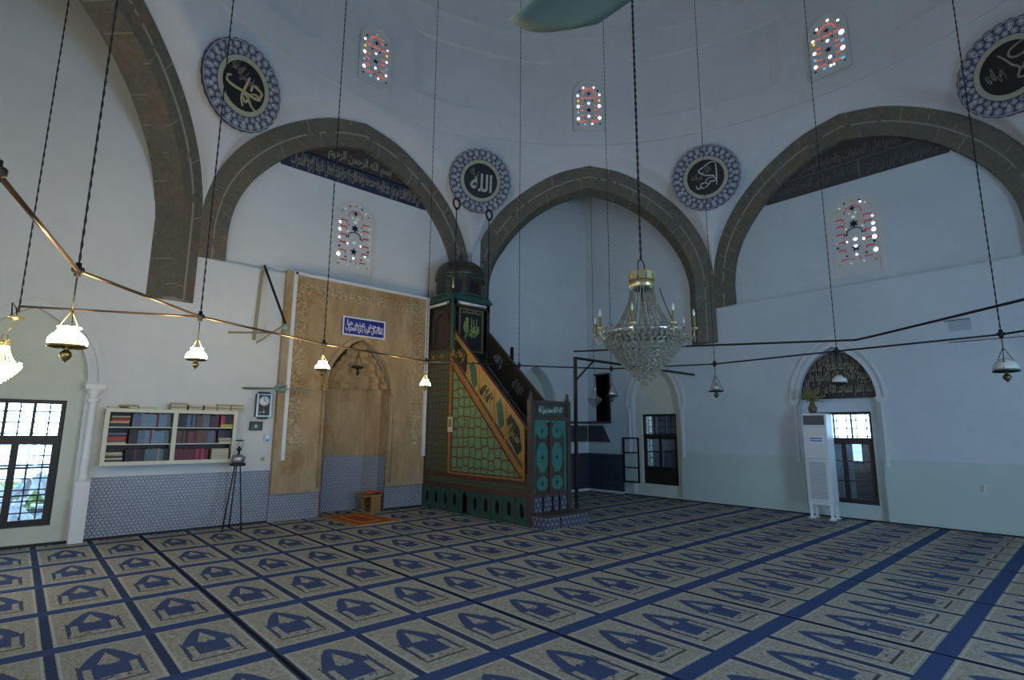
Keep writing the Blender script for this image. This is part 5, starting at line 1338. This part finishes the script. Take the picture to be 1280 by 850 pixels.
for j in range(2):
    x = 6.09
    for k in range(9):
        w = [.022, .016, .026, .018, .024, .014, .022, .02, .018][(k + 4 * j) % 9]; m.slab(FA, rect(x, x + w, 1.475 - j * .045, 1.50 - j * .045), -.008, -.004); x += w + .005
m.build('blue_lettering', 'blue_print', g)
m = MB(); m.slab(FA, rect(6.0, 6.37, 1.10, 1.106), -.004, 0); m.slab(FA, rect(6.0, 6.37, 1.70, 1.704), -.004, 0); m.build('panel_seam', 'grey_grille', o)
for x in (ax0 + .05, ax1 - .05):
    for y in (ay0 + .04, ay1 - .04):
        m = MB(); m.box((x - .022, y - .022, .018), (x + .022, y + .022, .30)); m.box((x - .05, y - .05, 0), (x + .05, y + .05, .018)); m.build('leg', 'white_enamel', o)
m = MB(); m.box((ax0 + .01, ay0 + .01, .265), (ax1 - .01, ay1 - .01, .30)); m.build('stand_frame', 'white_enamel', o)
o = thing('flower_vase', 'vase of dry yellow flowers standing on the air conditioner', 'vase', (-.30, -6.12, az1))
m = MB(); m.lathe([(.001, 0), (.05, 0), (.075, .05), (.08, .11), (.05, .17), (.04, .20), (.05, .21)], n=20); lbuild(m, 'vase_body', 'vase', o)
m = MB(); rr = random.Random(3)
for i in range(90):
    a = rr.uniform(0, 2 * PI); t_ = rr.uniform(.2, 1); x = .20 * t_ * math.cos(a) * .8; y = .20 * t_ * math.sin(a) ; z = .22 + rr.uniform(.0, .26) * (1.2 - .5 * t_)
    m.tube([(0, 0, .19), (x * .5, y * .5, (.19 + z) / 2 + .03), (x, y, z)], .002, 4); m.lathe([(.001, -.016), (.019, 0), (.001, .019)], (x, y, z), 5, smooth=False)
lbuild(m, 'dry_flowers', 'dried_flower', o)['kind'] = 'stuff'
o = thing('wall_socket', 'small cream fitting low on the bare right wall', 'socket', (0, -8.52, .75))
m = MB(); m.lathe([(.001, 0), (.03, 0), (.028, .03), (.001, .03)], n=14); q = lbuild(m, 'cover', 'cream_paint', o); q.rotation_euler = (0, -PI / 2, 0)
m = MB(); m.lathe([(.001, 0), (.022, 0), (.018, .05), (.001, .05)], (-.0, 0, 0), n=12); q = lbuild(m, 'plug', 'white_enamel', o); q.rotation_euler = (0, -PI / 2, 0); q.location = (0, .01, -.055)
simple('vent_grey', (.36, .42, .48), .6)
m = MB(); m.slab(FR, rect(8.32, 8.62, 3.34, 3.52), -.01, .0); o = tag(m.build('vent_cover', 'vent_grey'), 'small pale rectangular vent cover high on the right wall', 'vent')
m = MB(); m.slab(FR, rect(8.26, 8.62, 3.525, 3.535), -.03, 0); m.build('top_lip', 'band_grey', o)
m = MB(); m.tube([(-.02, -8.3, 3.15), (-.02, -13.8, 3.10)], .006, 5); tag(m.build('wall_cable', 'band_grey'), 'thin cable running along the right wall', 'cable')
# row of hanging shoes rack etc. are not in view

# ---- outside the garden window
m = MB(); m.box((-16, .6, 2.55), (-8, 3.2, 2.65)); m_ = m.build('added_terrace_shade', 'dark_wood'); m_['kind'] = 'structure'  # unseen roof slab added to shade the chairs outside
m = MB(); m.box((.6, -12, 2.75), (2.6, .5, 2.85)); m_ = m.build('added_yard_shade', 'dark_wood'); m_['kind'] = 'structure'  # unseen canopy added to darken the yard behind the windows
m = MB(); m.box((-22, .6, -.16), (8, 14, -.13)); m_ = tag(m.build('garden_ground', 'garden_pale'), 'pale sunlit paving outside the window', 'ground'); m_['kind'] = 'structure'
m = MB(); m.box((.6, -20, -.32), (14, 8, -.30)); m_ = tag(m.build('yard_ground', 'garden_pale'), 'pale paving outside the right hand windows', 'ground'); m_['kind'] = 'structure'
rr = random.Random(5); m = MB()
for i in range(2600):
    x = rr.uniform(-14.5, -9); y = rr.uniform(5.2, 6.0); z = rr.uniform(-.1, .42) ; s = rr.uniform(.03, .08)
    m.add([(x - s, y, z), (x, y + .02, z + s), (x + s, y, z), (x, y - .1, z - s * .6)], [(0, 1, 2, 3)])
o = m.build('garden_hedge', 'garden_green'); tag(o, 'sunlit green hedge seen through the garden window', 'hedge'); o['kind'] = 'stuff'
simple('chair_paint', (.78, .80, .84), .6)
def chair(x, y, rz, tilt, lb):
    o = thing('folding_chair', lb, 'chair', (x, y, -.10), 'folded white chairs outside the window'); o.rotation_euler = (0, tilt, rz)
    for q_ in (-.02, .02):
        for ang in (.62, -.62):
            m = MB(); m.box((-.028, -.012, -.55), (.028, .012, .55)); q = lbuild(m, 'leg', 'chair_paint', o); q.location = (0, q_ * 8, .47); q.rotation_euler = (0, ang, 0)
    m = MB()
    for k in range(4): m.box((-.26 + k * .09, -.16, .50), (-.19 + k * .09, .16, .525))
    m.box((-.26, -.15, .48), (.08, -.12, .50)); m.box((-.26, .12, .48), (.08, .15, .50)); lbuild(m, 'seat', 'chair_paint', o)
    m = MB()
    for k in range(3): m.box((.27 + k * .012, -.18, .76 + k * .075), (.29 + k * .012, .18, .815 + k * .075))
    m.box((.26, -.18, .70), (.32, -.15, .97)); m.box((.26, .15, .70), (.32, .18, .97)); lbuild(m, 'backrest', 'chair_paint', o)
for x, y, rz, tl, lb in ((-11.28, .98, .25, .12, 'white crossed garden chair nearest the garden window, at its right'), (-11.62, 1.55, -.2, -.1, 'white crossed garden chair in the middle, second row outside the window'), (-11.98, .95, .15, .1, 'white crossed garden chair at the left, just outside the window'), (-11.05, 2.15, .1, .0, 'white crossed garden chair furthest back outside the window')): chair(x, y, rz, tl, lb)
m = MB()
for k in range(8): m.tube([(-13 + k * .35, 2.6, -.13), (-13 + k * .35, 2.6, .95)], .012, 6)
m.tube([(-13.2, 2.6, .95), (-10.4, 2.6, .95)], .02, 6); m.tube([(-13.2, 2.6, .2), (-10.4, 2.6, .2)], .012, 6)
tag(m.build('garden_railing', 'iron'), 'dark railing outside the garden window', 'railing')
m = MB(); m.box((1.6, -9.5, -.3), (1.9, -4.0, 1.36)); o = tag(m.build('yard_wall', 'black'), 'dark low wall outside the window behind the air conditioner', 'wall'); o['kind'] = 'structure'
m = MB(); m.box((1.5, -3.4, -.3), (1.8, .6, 3.0)); o = tag(m.build('porch_wall', 'black'), 'dark porch wall outside the corner window', 'wall'); o['kind'] = 'structure'

# ================================================================== LIGHT
w = bpy.data.worlds.new('daylight'); SC.world = w; w.use_nodes = True
wt = w.node_tree; wt.nodes.clear(); bg = wt.nodes.new('ShaderNodeBackground'); wo = wt.nodes.new('ShaderNodeOutputWorld')
bg.inputs[0].default_value = (.43, .68, 1.0, 1); bg.inputs[1].default_value = WORLD
wt.links.new(bg.outputs[0], wo.inputs[0])
def portal(F, u0, u1, z0, z1, d, name):
    L = bpy.data.lights.new(name, 'AREA'); L.shape = 'RECTANGLE'; L.size = u1 - u0; L.size_y = z1 - z0
    o = bpy.data.objects.new(name, L); COL.objects.link(o); c = Vector(F((u0 + u1) / 2, (z0 + z1) / 2, d)); n_ = (Vector(F(u0, z0, d - 1)) - Vector(F(u0, z0, d))).normalized()
    o.location = c; o.rotation_euler = n_.to_track_quat('-Z', 'Y').to_euler(); L.cycles.is_portal = True; return o
portal(FQ, CW1 - .5, CW1 + .5, .2, 2.0, .62, 'portal_window')
portal(FR, 5.94, 6.98, .27, 2.0, .62, 'portal_window'); portal(FR, 1.86, 2.86, .3, 2.03, .62, 'portal_window')
portal(FB, 5.7, 8.3, 0, 3.6, .62, 'portal_door'); portal(FB, 1.7, 2.9, .3, 2.3, .62, 'portal_window'); portal(FB, 11.1, 12.3, .3, 2.3, .62, 'portal_window')
for a, b_ in ((1.8, 2.9), (6.4, 7.6), (11.1, 12.1)): portal(FL, a, b_, .3, 2.3, .62, 'portal_window')
portal(FB, 6.5, 7.5, 4.7, 6.3, .62, 'portal_window'); portal(FL, 6.5, 7.5, 4.7, 6.3, .62, 'portal_window')

# ================================================================== CAMERA
cam = bpy.data.cameras.new('camera'); co_ = bpy.data.objects.new('camera', cam); COL.objects.link(co_)
yaw, pitch, roll, f = 0.736394, 0.1658, 0.00702, 675.198
cy, sy, cp, sp = math.cos(yaw), math.sin(yaw), math.cos(pitch), math.sin(pitch)
fw = Vector((sy * cp, cy * cp, sp)); rt = Vector((cy, -sy, 0)); up = rt.cross(fw)
r2 = rt * math.cos(roll) + up * math.sin(roll); u2 = -rt * math.sin(roll) + up * math.cos(roll)
mat = Matrix((r2, u2, -fw)).transposed().to_4x4(); mat.translation = Vector((-11.82162, -10.04999, 1.59739))
co_.matrix_world = mat; cam.sensor_width = 36; cam.lens = f / 1280 * 36; cam.clip_start = .02; cam.clip_end = 200
SC.camera = co_
vs_ = SC.view_settings; vs_.view_transform = 'Standard'; vs_.look = 'None'; vs_.gamma = 1; vs_.use_curve_mapping = False; vs_.exposure = EXPO
cy_ = SC.cycles; cy_.max_bounces = 10; cy_.diffuse_bounces = 6; cy_.glossy_bounces = 4; cy_.transparent_max_bounces = 12; cy_.sample_clamp_indirect = 4; cy_.caustics_reflective = False; cy_.caustics_refractive = False
